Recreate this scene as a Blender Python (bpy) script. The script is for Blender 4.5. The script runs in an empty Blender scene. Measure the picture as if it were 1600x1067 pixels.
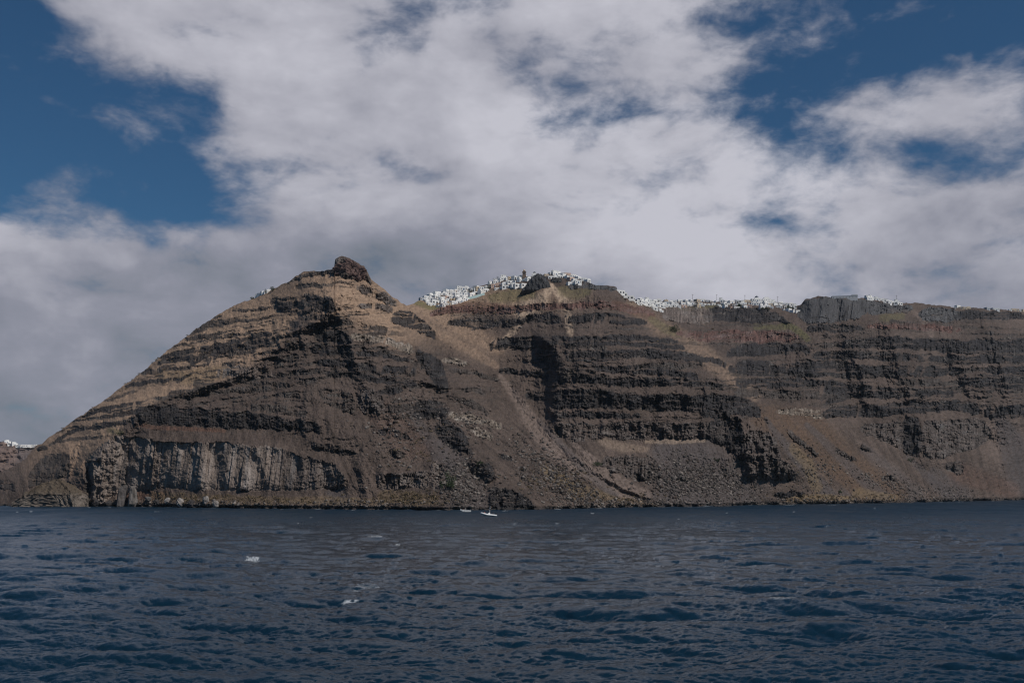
import bpy, bmesh, math, random
import numpy as np
from mathutils import Vector, Matrix

# ------------------------------------------------------------------ basics
F = 1556.0          # focal length in photo pixels (1600 wide)
HOR = 766.0         # horizon row
CAMH = 11.5         # eye height above the water, metres
scene = bpy.context.scene
COL = scene.collection
rng = np.random.default_rng(7)
random.seed(7)

def smooth(a, b, x):
    t = np.clip((x - a) / (b - a), 0, 1)
    return t * t * (3 - 2 * t)

_perm = {}
def _tab(seed):
    if seed not in _perm:
        r = np.random.default_rng(1000 + seed)
        p = r.permutation(512).astype(np.int32)
        a = r.random(512) * 2 * np.pi
        _perm[seed] = (p, np.cos(a).astype(np.float32), np.sin(a).astype(np.float32))
    return _perm[seed]

def perlin(x, y, seed=0):
    p, gx, gy = _tab(seed)
    x = np.asarray(x, np.float32); y = np.asarray(y, np.float32)
    xi = np.floor(x).astype(np.int32); yi = np.floor(y).astype(np.int32)
    xf = x - xi; yf = y - yi
    u = xf * xf * xf * (xf * (xf * 6 - 15) + 10)
    v = yf * yf * yf * (yf * (yf * 6 - 15) + 10)
    def g(ix, iy, dx, dy):
        h = p[(p[ix & 511] + iy) & 511]
        return gx[h] * dx + gy[h] * dy
    n00 = g(xi, yi, xf, yf); n10 = g(xi + 1, yi, xf - 1, yf)
    n01 = g(xi, yi + 1, xf, yf - 1); n11 = g(xi + 1, yi + 1, xf - 1, yf - 1)
    a = n00 + u * (n10 - n00); b = n01 + u * (n11 - n01)
    return (a + v * (b - a)) * 1.5

def fbm(x, y, octv=4, seed=0, gain=0.5, lac=2.03):
    s = 0; a = 1; t = 0
    for o in range(octv):
        s = s + a * perlin(x, y, seed + o); t += a
        a *= gain; x = x * lac + 17.3; y = y * lac + 9.1
    return s / t

def ridged(x, y, octv=3, seed=0, gain=0.5):
    s = 0; a = 1; t = 0
    for o in range(octv):
        s = s + a * (1 - 2 * np.abs(perlin(x, y, seed + o))); t += a
        a *= gain; x = x * 2.1 + 5.2; y = y * 2.1 + 3.3
    return s / t

def blocks(X, Yv, w, h, seed):
    """angular columns: every cell a flat facet with its own depth and tilt"""
    r = np.random.default_rng(500 + seed); T1 = r.random((256, 256)).astype(np.float32); T2 = r.random((256, 256)).astype(np.float32); jit = r.random(512).astype(np.float32)
    u = X / w; u = u + .35 * np.sin(u * 1.7 + seed) ; c = np.floor(u).astype(int); f = u - c
    v = Yv / h + 3 * jit[c & 511]; q = np.floor(v).astype(int); g = v - q
    return (T1[c & 255, q & 255] - .5) * 2 + (f - .5) * (T2[c & 255, q & 255] - .5) * 2.2 + (g - .5) * (T1[q & 255, c & 255] - .5) * 1.2

def boxblur(a, n, axis):
    if n < 1: return a
    a = np.moveaxis(a, axis, 0)
    for _ in range(2):
        p = np.concatenate([np.repeat(a[:1], n, 0), a, np.repeat(a[-1:], n, 0)], 0)
        c = np.cumsum(p, 0, dtype=np.float64)
        c = np.concatenate([np.zeros_like(c[:1]), c], 0)
        k = 2 * n + 1
        a = (c[k:] - c[:-k]) / k
    return np.moveaxis(a, 0, axis)

def new_obj(name, me, kind=None, parent=None, mat=None):
    o = bpy.data.objects.new(name, me); COL.objects.link(o)
    if kind: o['kind'] = kind
    if parent is not None: o.parent = parent
    if mat is not None: me.materials.append(mat)
    return o

def grid_mesh(name, V, colors=None, attrs=None, smooth_shade=False):
    """V: (rows, cols, 3) array -> quad sheet"""
    R, Cn, _ = V.shape
    me = bpy.data.meshes.new(name)
    idx = np.arange(R * Cn, dtype=np.int32).reshape(R, Cn)
    q = np.stack([idx[:-1, :-1], idx[:-1, 1:], idx[1:, 1:], idx[1:, :-1]], -1).reshape(-1, 4)
    me.vertices.add(R * Cn); me.vertices.foreach_set('co', V.reshape(-1).astype(np.float32))
    me.loops.add(q.size); me.loops.foreach_set('vertex_index', q.reshape(-1))
    me.polygons.add(len(q)); me.polygons.foreach_set('loop_start', np.arange(0, q.size, 4, dtype=np.int32))
    me.polygons.foreach_set('use_smooth', np.full(len(q), smooth_shade, dtype=bool))
    me.update(calc_edges=True)
    if colors is not None:
        a = me.attributes.new('albedo', 'FLOAT_COLOR', 'POINT')
        c = np.concatenate([colors.reshape(-1, 3), np.ones((R * Cn, 1))], 1)
        a.data.foreach_set('color', c.reshape(-1).astype(np.float32))
    for k, arr in (attrs or {}).items():
        a = me.attributes.new(k, 'FLOAT', 'POINT')
        a.data.foreach_set('value', arr.reshape(-1).astype(np.float32))
    return me

# ------------------------------------------------------------------ survey of the coast (photo rows/columns, turned into metres below)
CREST = [(-200,778),(-60,754),(0,738),(20,729),(40,716),(50,702),(58,696),(66,692),(75,684),(100,668),(128,648),(150,634),(180,612),(200,598),
 (230,575),(250,557),(280,534),(310,511),(332,497),(360,480),(400,464),(430,450),(450,440),(462,432),(475,424),(500,424),(517,421),
 (522,419),(523.5,406),(530,402),(537,401),(545,404),(553,408),(562,413),(569,417),(575,426),(580,437),(590,444),(598,450),(610,461),
 (625,472),(635,477),(642,476),(655,469),(680,460),(700,457),(730,452),(760,445),(780,439),(800,435),(825,432),(860,429),(880,429),
 (900,434),(920,441),(932,446),(945,446),(958,447),(963,448),(966,456),(985,467),(1010,471),(1050,471),(1100,471),(1150,472),(1180,471),
 (1200,472),(1240,478),(1251,477),(1258,468),(1268,465),(1282,463),(1300,466),(1340,465),(1365,467),(1385,471),(1400,473),(1420,473),
 (1450,475),(1470,477),(1500,481),(1540,482),(1600,486),(1700,490),(1800,494)]
SHORE = [(-200,786),(0,790),(60,790.5),(140,791),(250,791.5),(300,793),(400,794),(500,795),(600,796),(700,797),(800,796.5),(830,796),
 (900,794),(1000,792),(1100,791),(1200,788.5),(1300,787),(1400,785.3),(1500,783),(1600,781),(1700,778.6),(1800,777)]

# depth control points: column, row, metres in front of the camera
CTRL = [(-200,778,960),(0,738,860),(60,696,900),(40,750,780),(100,668,930),(100,720,800),(140,760,728),(160,700,735),(150,740,718),(200,598,960),(180,650,800),
 (215,640,765),(200,700,730),(200,760,720),(300,517,985),(260,600,830),(290,690,705),(300,755,680),(300,640,735),(370,590,785),(330,560,850),(400,463,980),(360,520,900),
 (400,640,715),(400,700,674),(400,760,653),(440,520,830),(440,580,775),(450,438,950),(480,470,850),(480,540,790),(500,423,925),(500,640,690),(500,700,662),(500,760,634),(520,470,845),(523,403,905),
 (548,404,905),(560,440,890),(560,520,815),(560,580,755),(560,650,690),(600,452,930),(600,500,865),(600,600,745),(600,700,650),(600,770,612),(640,477,1010),(640,520,885),
 (640,640,715),(660,700,665),(670,770,595),(660,560,815),(700,457,1090),(700,490,1010),(700,540,905),(700,600,790),(700,650,730),(720,720,645),(740,780,595),(760,445,1090),(760,500,1000),(760,560,890),
 (760,640,770),(780,700,695),(800,760,610),(800,600,865),(830,434,1070),(850,480,975),(850,660,770),(850,720,680),(850,780,625),(880,429,1080),(900,500,920),(900,560,835),
 (900,620,790),(900,680,738),(920,740,670),(930,446,1040),(960,448,1010),(960,520,900),(1000,474,1180),(1000,500,985),(1000,560,845),(1000,620,795),(1000,680,765),(1000,740,718),
 (1050,475,1280),(1050,510,1060),(1060,560,880),(1080,620,810),(1080,690,775),(1100,476,1300),(1100,520,1090),(1120,560,960),(1120,600,860),(1150,650,845),(1165,700,800),(1150,760,775),
 (1150,476,1300),(1160,520,1130),(1200,476,1300),(1200,510,1190),(1200,560,1060),(1200,640,910),(1210,720,800),(1240,480,1310),(1260,465,1280),(1260,510,1200),(1280,560,1100),
 (1280,640,950),(1280,720,885),(1350,465,1310),(1350,510,1220),(1350,580,1110),(1360,660,1030),(1360,740,935),(1420,473,1370),(1420,540,1230),(1440,620,1150),(1450,680,1085),(1450,740,1030),
 (1500,481,1500),(1500,540,1330),(1520,620,1230),(1520,700,1145),(1600,486,1620),(1600,560,1440),(1600,640,1345),(1600,720,1255),(1700,490,1820),(1700,600,1620),(1700,700,1510),(1800,494,2050),(1800,600,1880),(1800,700,1750)]

_cr = np.array(CREST, float); _sh = np.array(SHORE, float)
for x in list(range(-200, 1801, 40)):
    py = float(np.interp(x, _sh[:, 0], _sh[:, 1]))
    CTRL.append((x, py, CAMH * F / (py - HOR)))

def tps_fit(pts, lam=0.02):
    P = np.array(pts, float); xy = P[:, :2] / 200.0; n = len(P)
    d = np.hypot(xy[:, None, 0] - xy[None, :, 0], xy[:, None, 1] - xy[None, :, 1])
    K = np.where(d > 0, d * d * np.log(d + 1e-12), 0) + lam * np.eye(n)
    A = np.zeros((n + 3, n + 3)); A[:n, :n] = K; A[:n, n] = 1; A[:n, n + 1:] = xy; A[n, :n] = 1; A[n + 1:, :n] = xy.T
    w = np.linalg.solve(A, np.concatenate([P[:, 2], [0, 0, 0]]))
    return xy, w
def tps_eval(fit, X, Y):
    xy, w = fit; X = X / 200.0; Y = Y / 200.0; out = w[-3] + w[-2] * X + w[-1] * Y
    for i in range(len(xy)):
        d2 = (X - xy[i, 0]) ** 2 + (Y - xy[i, 1]) ** 2
        out = out + w[i] * 0.5 * d2 * np.log(d2 + 1e-12)
    return out

# cliff bands: tone, strength, [(column, top row, bottom row) ...]
BANDS = [
 ('b',.9,[(44,738,764),(72,710,758),(108,706,742)]), ('k',1.2,[(132,725,791),(148,712,791)]), ('k',.7,[(-60,762,775),(0,748,760),(24,752,768)]),  # first two tones hold the shade of the left-facing wall and the recess
 ('n',1,[(520,402,421),(545,404,425),(566,416,432),(580,436,446)]), ('b',1,[(450,437,443),(480,425,432),(520,422,431),(552,430,437)]),
 ('b',.8,[(462,444,452),(490,442,450),(505,445,451)]), ('n',1,[(560,441,455),(580,447,463),(600,456,472),(618,466,482)]),
 ('k',1,[(424,465,480),(446,465,489),(466,466,489)]), ('k',1.2,[(468,462,487),(490,461,486),(512,463,488),(524,466,492)]),
 ('b',.7,[(470,491,500),(495,490,499),(525,494,503)]), ('k',.8,[(452,498,510),(480,502,514),(515,505,516)]),
 ('b',.8,[(360,484,488),(400,480,485),(424,479,484)]), ('b',.8,[(296,519,526),(340,506,511),(385,498,503),(424,493,498)]),
 ('b',.9,[(290,526,533),(330,521,529),(350,514,522)]), ('k',.9,[(250,556,562),(290,546,554),(340,538,547),(380,527,533),(432,517,523)]),
 ('k',1.2,[(246,562,572),(280,556,566),(306,548,565),(340,541,556),(380,533,547),(430,524,536)]), ('k',1,[(296,565,572),(304,560,570),(322,555,560)]),
 ('b',.9,[(318,561,567),(345,556,562),(372,550,556),(400,545,551)]), ('b',.8,[(226,576,583),(260,574,580),(300,571,577)]),
 ('k',.9,[(196,600,608),(220,595,602),(250,592,598),(290,586,592),(300,583,588)]), ('b',.7,[(160,625,630),(200,612,617),(215,608,613)]),
 ('k',.9,[(128,648,655),(170,633,640),(200,628,634),(222,624,632)]), ('k',.8,[(84,686,694),(105,674,682),(125,669,675),(150,664,670),(200,656,663)]),
 ('b',.7,[(75,690,696),(100,686,692),(140,681,687),(165,678,684)]), ('k',1,[(58,697,704),(74,694,703)]),
 ('b',.8,[(262,612,618),(290,606,616),(330,604,612),(340,603,610)]), ('g',.9,[(340,574,588),(370,570,590),(400,573,592),(425,578,594)]),
 ('b',.9,[(240,620,626),(300,614,622),(370,606,614),(430,604,612)]), ('b',.8,[(300,598,603),(380,596,601),(450,598,604)]),
 ('k',1.2,[(213,637,660),(240,633,664),(300,636,667),(350,642,668),(400,645,671),(450,655,672),(500,662,677)]),
 ('b',.8,[(380,628,638),(440,634,646),(480,642,654)]), ('b',.7,[(430,612,622),(470,616,626)]),
 ('G',1.5,[(138,716,788),(158,694,786),(180,683,776),(215,682,768),(250,690,763),(300,690,765),(350,692,766),(400,696,766),(440,700,766)]),
 ('g',1.3,[(430,700,766),(470,712,766),(520,724,766),(540,740,764)]), ('g',1.2,[(590,738,765),(620,739,764),(650,735,763),(672,735,763)]), ('g',1,[(672,722,765),(682,718,764),(694,722,755)]),
 ('n',1.1,[(560,612,640),(575,604,648),(592,610,646),(603,628,648)]), ('b',.9,[(500,604,622),(530,610,640),(555,616,648)]),
 ('k',1,[(492,518,535),(520,517,535),(550,522,538)]), ('k',1,[(486,540,555),(520,540,556),(553,545,560)]), ('k',1,[(495,560,572),(525,560,572),(558,565,575)]), ('k',.9,[(510,578,590),(560,578,592)]),
 ('l',.9,[(548,518,530),(580,524,534),(610,528,540),(646,540,554)]), ('b',.8,[(566,505,512),(590,510,518),(612,516,525)]),
 ('k',.9,[(556,545,554),(600,552,560),(640,560,568)]), ('k',.9,[(556,566,576),(600,572,582),(650,575,585)]), ('k',.9,[(560,584,592),(610,588,600),(650,592,604)]), ('k',.8,[(590,606,616),(630,606,616)]),
 ('n',1,[(560,474,482),(590,474,484),(612,478,490)]), ('k',1.1,[(612,490,506),(628,484,508),(640,484,512),(655,496,520),(680,516,532)]),
 ('k',1.1,[(650,545,562),(668,552,585),(688,560,612),(700,590,618)]), ('k',1.1,[(646,628,655),(670,624,656),(700,630,655)]), ('k',1.1,[(680,658,678),(700,655,700),(720,668,706),(735,690,712)]),
 ('l',.9,[(700,642,652),(740,648,662),(782,658,672)]), ('l',.8,[(736,664,676),(770,676,690)]), ('k',1,[(734,722,738),(748,720,750),(772,728,752)]), ('n',.9,[(808,724,744),(826,728,756)]),
 ('k',1.2,[(766,760,795),(790,762,796),(815,772,796),(834,786,796)]),  # sea cave: its inner darkness is painted as a band tone
 ('R',.9,[(672,485,494),(700,477,490),(740,474,492),(768,477,490),(800,478,489),(850,473,484),(900,473,482),(940,470,483),(1000,478,490),(1022,487,496)]),
 ('k',1,[(700,500,508),(740,500,514),(800,498,511),(824,494,504)]), ('k',1.1,[(820,491,506),(850,489,505),(876,491,506)]), ('k',1,[(886,491,507),(930,489,506),(962,490,506),(1010,501,509)]),
 ('k',1,[(766,531,548),(800,527,546),(850,523,545),(872,522,538)]), ('k',.9,[(862,523,530),(900,524,531),(960,523,531),(1000,523,531),(1060,529,537)]), ('k',.9,[(880,534,541),(940,533,541),(1010,534,541),(1070,540,548)]),
 ('k',1,[(838,545,562),(866,540,580),(874,550,578)]), ('k',1,[(885,552,566),(920,547,565),(960,548,562),(1000,545,558),(1040,546,561),(1080,552,570),(1098,562,572)]),
 ('k',.9,[(930,566,580),(960,571,584),(1000,571,585),(1050,577,588),(1090,582,592)]), ('k',.9,[(780,575,585),(830,579,588),(855,584,596)]),
 ('k',1,[(868,591,602),(920,590,600),(960,592,603),(1000,594,605),(1060,590,602),(1130,598,610)]),
 ('k',1.2,[(864,608,640),(920,610,639),(960,612,637),(1000,618,641),(1050,615,641),(1100,616,641),(1150,618,646),(1186,632,656)]), ('k',1,[(862,644,656),(905,643,654),(950,645,653),(1000,645,653)]), ('k',1.2,[(1096,636,652),(1120,634,656),(1140,640,652)]),
 ('n',1.1,[(868,658,676),(890,660,692),(915,660,690),(950,662,683)]), ('n',1.2,[(945,660,684),(980,657,687),(1000,657,686),(1050,660,687),(1100,662,684),(1135,664,686)]),
 ('k',1.2,[(1104,660,688),(1130,655,700),(1150,655,712),(1163,662,722)]), ('n',1.2,[(1164,668,720),(1180,672,720),(1200,676,717),(1218,692,718)]),  # first band: shade on the promontory's left face put into the tone
 ('n',1.1,[(940,714,732),(970,710,742),(1000,713,750),(1020,716,754),(1032,730,748)]), ('n',1.1,[(1168,726,742),(1190,720,749),(1220,716,751),(1238,730,750)]),
 ('g',1.3,[(1036,480,502),(1060,478,502),(1090,482,508),(1112,482,504)]), ('k',1.3,[(1102,482,502),(1130,478,501),(1160,481,504),(1190,480,504),(1218,492,505),(1232,500,506)]),
 ('N',1.5,[(1249,478,500),(1262,467,505),(1290,464,504),(1330,466,501),(1356,467,493)]), ('N',1.3,[(1344,467,490),(1368,469,492),(1396,474,490),(1425,476,488)]),
 ('N',1.1,[(888,441,452),(905,438,452),(930,443,452),(964,448,454)]), ('N',1.2,[(1436,488,498),(1452,480,503),(1470,480,503),(1500,484,500)]), ('k',1.2,[(1496,485,500),(1540,486,499),(1600,488,500),(1700,492,504),(1800,496,508)]),
 ('R',1,[(1058,516,524),(1100,518,535),(1150,515,535),(1200,517,536),(1245,520,533)]), ('R',.9,[(1355,506,513),(1400,506,514),(1450,506,516),(1500,510,520)]),
 ('k',1.1,[(1136,544,558),(1160,538,557),(1200,536,556),(1240,534,552),(1266,540,554)]), ('k',1,[(1150,564,584),(1170,561,586),(1200,563,590),(1216,570,588)]), ('k',1,[(1214,568,582),(1250,565,590),(1300,563,588),(1345,570,590)]),
 ('k',1,[(1318,530,545),(1360,526,545),(1400,524,546),(1440,530,548)]), ('k',1.1,[(1436,526,546),(1480,530,552),(1530,532,552),(1600,528,550),(1700,530,552),(1800,534,556)]),
 ('k',.9,[(1150,590,604),(1200,592,605),(1280,592,604)]), ('k',1,[(1280,592,612),(1330,598,622),(1400,606,624),(1422,608,620)]), ('k',1,[(1340,572,586),(1400,570,590),(1450,572,588),(1500,574,588)]), ('b',.9,[(1400,594,602),(1460,590,602),(1510,604,616)]),
 ('k',1,[(1496,590,606),(1540,588,606),(1600,590,608),(1700,592,610),(1800,596,612)]), ('b',.8,[(1150,610,620),(1220,610,622),(1330,616,626)]),
 ('l',.8,[(1215,638,647),(1255,637,649),(1285,640,656)]), ('k',1.1,[(1285,640,654),(1320,634,652),(1370,632,652),(1430,626,646),(1500,626,641),(1530,630,652)]), ('k',1.1,[(1540,634,652),(1590,632,652),(1700,634,654),(1800,638,656)]),
 ('n',1,[(1345,662,676),(1380,660,690),(1412,656,704)]), ('k',1.4,[(1408,655,702),(1424,652,712),(1440,655,716)]), ('n',1.4,[(1440,656,715),(1470,658,717),(1500,655,706),(1525,653,700),(1548,664,688)]), ('n',.8,[(1478,722,738),(1505,720,742)]),
 ('b',.8,[(700,574,582),(740,578,586),(780,590,598)]), ('b',.8,[(720,604,612),(760,608,616)]), ('l',.7,[(690,556,566),(730,560,572)]),
 ('k',1,[(1270,546,560),(1320,548,562),(1380,552,564),(1440,553,562)]), ('k',.9,[(1290,622,632),(1340,612,622)]), ('k',.9,[(1450,555,566),(1520,556,568),(1600,554,566),(1700,556,568)]), ('k',.9,[(1540,572,584),(1600,570,584),(1700,572,586)]), ('k',.9,[(1430,608,620),(1490,608,620)]), ('k',.8,[(1260,508,518),(1310,506,518),(1350,508,516)]), ('b',.8,[(1390,500,506),(1440,506,514)]), ('k',.9,[(1212,770,776),(1235,768,777),(1258,770,776)]), ('b',.9,[(1232,668,678),(1256,688,699),(1278,706,712)]), ('b',.8,[(1306,698,708),(1338,716,723)]), ('n',.9,[(1378,741,752),(1402,744,752)]), ('b',.9,[(1345,690,700),(1362,700,706)]),
 ('b',.9,[(486,690,702),(530,698,709),(556,706,712)]), ('k',.9,[(590,668,678),(622,672,684),(640,680,688)]), ('b',.9,[(606,700,710),(634,706,716)]), ('b',.8,[(640,560,570),(672,572,582)]), ('b',.9,[(712,620,630),(745,628,640),(762,640,648)]), ('k',.8,[(820,612,620),(850,618,628)]), ('b',.9,[(1060,742,750),(1085,746,754)]), ('b',.8,[(860,760,768),(886,766,774)]), ('k',.8,[(780,706,716),(800,712,722)]), ('k',.9,[(1060,548,556),(1120,560,570),(1150,574,584)]),
]
# spurs (+) and gullies (-): amplitude m, reach left px, reach right px, [(column,row)...] top to bottom
SPURS = [
  (-16,9,8,[(138,722),(140,790)]), (14,40,16,[(112,690),(104,720),(96,745)]),
 (16,46,34,[(524,455),(500,500),(452,522),(425,548),(372,588),(300,610),(215,640),(165,695),(142,730),(138,795)]),
 (13,20,60,[(524,462),(530,490),(545,520),(556,555),(563,588),(574,610),(592,650)]),
 (-9,30,26,[(500,500),(506,540),(520,590),(540,630)]),
 (10,22,46,[(655,548),(668,570),(692,600),(704,620)]), (12,24,44,[(690,640),(703,662),(722,690),(738,715),(770,742)]),
 (12,30,40,[(575,425),(606,462),(640,484),(672,510),(705,540),(740,575)]),
 (15,16,66,[(848,525),(862,545),(871,560),(873,600),(870,640),(866,668)]), (-8,20,20,[(835,560),(838,600),(840,660)]),
 (19,30,52,[(1146,640),(1163,660),(1166,690),(1169,714)]), (8,14,40,[(1168,722),(1172,735),(1180,750)]),
 (18,70,26,[(966,455),(1000,486),(1030,512),(1064,540),(1100,566),(1150,602),(1185,635),(1215,680),(1232,715),(1240,740)]),
 (20,30,50,[(1432,640),(1440,660),(1442,700),(1450,722)]), (-16,30,50,[(1300,560),(1320,600),(1340,640)]), (22,34,60,[(1240,500),(1250,540),(1270,590)]),
 (22,26,70,[(1390,500),(1400,560),(1420,620)]), (-20,50,40,[(1450,480),(1460,510),(1475,560),(1520,640),(1560,700)]), (20,30,60,[(1560,500),(1570,560),(1580,620),(1590,660)]),
 (9,18,40,[(938,608),(958,615),(962,640),(966,660)]), (8,16,40,[(1075,590),(1085,615),(1088,645)]), (8,14,30,[(1022,545),(1036,562),(1040,590)]), (9,14,30,[(1178,560),(1186,590),(1190,610)]),
 (10,12,40,[(1320,466),(1322,490),(1326,504)]), (9,14,36,[(1262,468),(1268,490),(1272,506)]), (10,20,40,[(836,430),(846,450),(850,468)]),
 (3.5,10,22,[(300,700),(314,715),(316,765)]), (5,12,36,[(348,690),(352,720),(356,766)]), (3,9,26,[(262,700),(257,730),(250,766)]), (3.5,9,20,[(236,705),(238,735),(234,765)]), (5,16,40,[(203,690),(216,712),(212,740),(206,770)]), (4,11,24,[(398,700),(412,725),(418,766)]), (4,11,24,[(470,712),(476,740),(480,766)]), (5,12,30,[(670,722),(676,745),(680,768)]), (6,8,20,[(560,730),(566,750),(572,768)]),
 (-6,14,14,[(790,600),(830,660),(880,712),(960,764),(1020,786)]), (6,24,24,[(880,672),(905,690),(940,725),(1000,776)]), (-7,20,26,[(1540,655),(1550,700),(1560,770)]),
 (8,20,40,[(1090,478),(1100,490),(1104,505)]), (7,14,30,[(1150,478),(1160,490),(1166,504)]),
 (16,22,50,[(1330,520),(1338,560),(1350,600),(1362,640)]), (16,20,50,[(1500,530),(1506,570),(1516,610)]), (14,18,40,[(1212,560),(1220,590),(1224,612)]), (10,12,60,[(660,594),(664,608),(690,606)]), (7,12,24,[(380,535),(384,548),(380,560)]), (7,14,14,[(300,548),(298,565),(296,575)]),
]
# albedo patches: colour key, strength, [(column,row) ...] , half width px
LINES = [
 ('scree',.8,[(782,588),(800,612),(822,645),(846,680),(876,708),(930,744),(990,778),(1020,788)],[4,7,11,15,16,13,9,5]),
 ('scree',.8,[(884,676),(900,696),(925,718),(960,744),(1010,776)],[5,5,6,8,10]),
 ('pale',.8,[(862,446),(852,462),(842,474),(815,486)],[4,10,14,14]), ('pale',.9,[(860,444),(872,460),(884,474)],[3,6,8]), ('pale',.6,[(815,486),(812,500),(802,518),(790,530)],[6,7,6,5]), ('pale',.6,[(884,478),(888,500),(890,520)],[5,6,6]),
 ('pale',.5,[(1094,478),(1097,494),(1098,504)],[1.5,2.5,3]),
 ('tan',.38,[(655,482),(700,500),(740,522),(780,545)],[7,12,13,10]), ('tan',.3,[(640,505),(690,525),(735,548),(775,572)],[6,8,8,6]),
 ('tan',.33,[(985,478),(1025,505),(1060,530),(1095,552),(1135,582),(1180,618)],[10,16,18,18,14,10]),
 ('scree',.5,[(1420,478),(1440,498),(1450,512),(1456,524)],[2,4,5,4]), ('scree',.38,[(1500,600),(1530,622),(1545,645),(1552,690),(1562,735),(1590,770)],[5,8,8,10,4,4]), ('greyscree',.6,[(1560,650),(1580,690),(1600,740)],[8,22,34]),
 ('greyscree',.7,[(1040,705),(1080,735),(1100,780)],[25,70,110]), ('greyscree',.6,[(690,690),(715,730),(730,785)],[8,22,40]), ('greyscree',.5,[(1240,660),(1300,720),(1340,770)],[10,20,22]), ('scree',.25,[(1340,690),(1380,720),(1420,755),(1450,775)],[5,8,8,6]),
 ('greyscree',.45,[(1350,700),(1390,740),(1430,775)],[8,16,16]), ('greyscree',.5,[(1460,740),(1500,775)],[12,20]), ('greyscree',.6,[(525,770),(530,790)],[14,26]),
 ('brown',.6,[(1190,650),(1260,670),(1320,730),(1400,770)],[20,34,34,20]), ('rust',.25,[(1500,740),(1580,765)],[18,14]), ('rust',.6,[(213,663),(240,668),(300,670),(350,673)],[3,3.5,3.5,3]), ('rust',.5,[(180,770),(230,775),(260,772)],[5,7,5]), ('rust',.18,[(600,650),(640,690),(660,700)],[24,30,20]),
 ('greyscree',.6,[(1196,655),(1240,710),(1300,780)],[4,8,12]), ('greyscree',.55,[(1262,664),(1330,730),(1385,782)],[5,9,12]), ('greyscree',.5,[(1420,715),(1460,755),(1490,782)],[5,8,10]), ('brown',.5,[(1225,650),(1290,720),(1350,780)],[5,10,10]), ('greyscree',.5,[(640,640),(680,700),(700,740)],[6,12,14]), ('greyscree',.5,[(845,660),(900,720),(960,775)],[4,7,8]),
 ('rust',.5,[(960,474),(990,486),(1020,494)],[6,8,5]), ('rust',.6,[(690,476),(760,478),(800,482)],[6,6,5]), ('pale',.22,[(940,690),(970,698),(1010,702)],[7,9,5]), ('pale',.35,[(1010,690),(1050,690),(1100,688)],[3,4,3]),
 ('dry',.4,[(240,776),(330,782),(420,783)],[9,10,8]), ('dry',.4,[(440,782),(510,782),(600,786)],[6,8,6]), ('dry',.4,[(600,775),(640,778),(680,782)],[10,12,8]), ('dry',.7,[(852,735),(880,752),(905,775)],[8,12,8]), ('dry',.5,[(905,760),(960,782),(1030,788)],[8,7,4]),
 ('dry',.7,[(1230,780),(1275,778),(1330,780)],[5,8,5]), ('dry',.5,[(1240,700),(1262,725),(1275,760)],[8,10,10]), ('dry',.5,[(1340,770),(1400,778)],[9,6]), ('dry',.5,[(250,585),(300,590),(350,580)],[8,14,12]),
 ('green',.6,[(650,472),(670,480),(690,482)],[5,5,3]), ('green',0.43,[(770,466),(800,462),(830,460)],[8,11,8]), ('green',0.34,[(880,455),(900,460),(920,455)],[10,10,6]), ('green',0.37,[(1018,498),(1040,514),(1060,522)],[6,8,6]), ('green',0.37,[(1040,478),(1080,483),(1130,478)],[4,4,4]), ('green',0.31,[(1380,497),(1410,494)],[7,6]), ('green',.5,[(1225,505),(1245,515),(1262,530)],[5,6,5]), ('green',.4,[(170,672),(190,676)],[5,4]),
 ('green',.4,[(1225,512),(1180,510)],[5,5]),
]
TANBLOBS = [(300,560,150,70,-.55,.8),(420,500,60,50,-.4,.7),(200,640,110,60,-.6,.75),(110,690,70,40,-.6,.5),(560,470,90,40,.1,.75),(600,500,40,40,.5,.4),(520,440,60,20,0,.6),(720,470,80,22,0,.55),(820,470,90,22,0,.5),(620,505,60,40,.5,.4),(720,520,70,30,.4,.35)]
PAL = dict(
 talus=(.084,.063,.053), tan=(.30,.207,.145), scree=(.165,.126,.108), greyscree=(.078,.068,.068), pale=(.36,.27,.20), brown=(.105,.068,.046), rust=(.115,.060,.042),
 dry=(.165,.118,.068), green=(.105,.105,.040),
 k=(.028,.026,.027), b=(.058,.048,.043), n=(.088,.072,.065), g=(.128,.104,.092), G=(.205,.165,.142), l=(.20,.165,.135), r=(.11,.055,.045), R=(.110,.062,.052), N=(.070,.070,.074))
PAL = {k: np.array(v, np.float32) for k, v in PAL.items()}

def linemask(PX, PY, pts, wid):
    P = np.array(pts, float); W = np.array(wid, float); best = np.zeros_like(PX)
    x0, x1 = P[:, 0].min() - W.max() * 2, P[:, 0].max() + W.max() * 2
    sel = np.where((PX[0] > x0) & (PX[0] < x1))[0]
    if len(sel) == 0: return best
    a, b = sel[0], sel[-1] + 1
    X = PX[:, a:b]; Y = PY[:, a:b]; m = np.zeros_like(X)
    for i in range(len(P) - 1):
        d = P[i + 1] - P[i]; L2 = d @ d
        t = np.clip(((X - P[i, 0]) * d[0] + (Y - P[i, 1]) * d[1]) / L2, 0, 1)
        w = W[i] + (W[i + 1] - W[i]) * t
        r = np.hypot(X - P[i, 0] - t * d[0], Y - P[i, 1] - t * d[1]) / w
        m = np.maximum(m, 1 - smooth(.55, 1.25, r))
    best[:, a:b] = m
    return best

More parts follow.
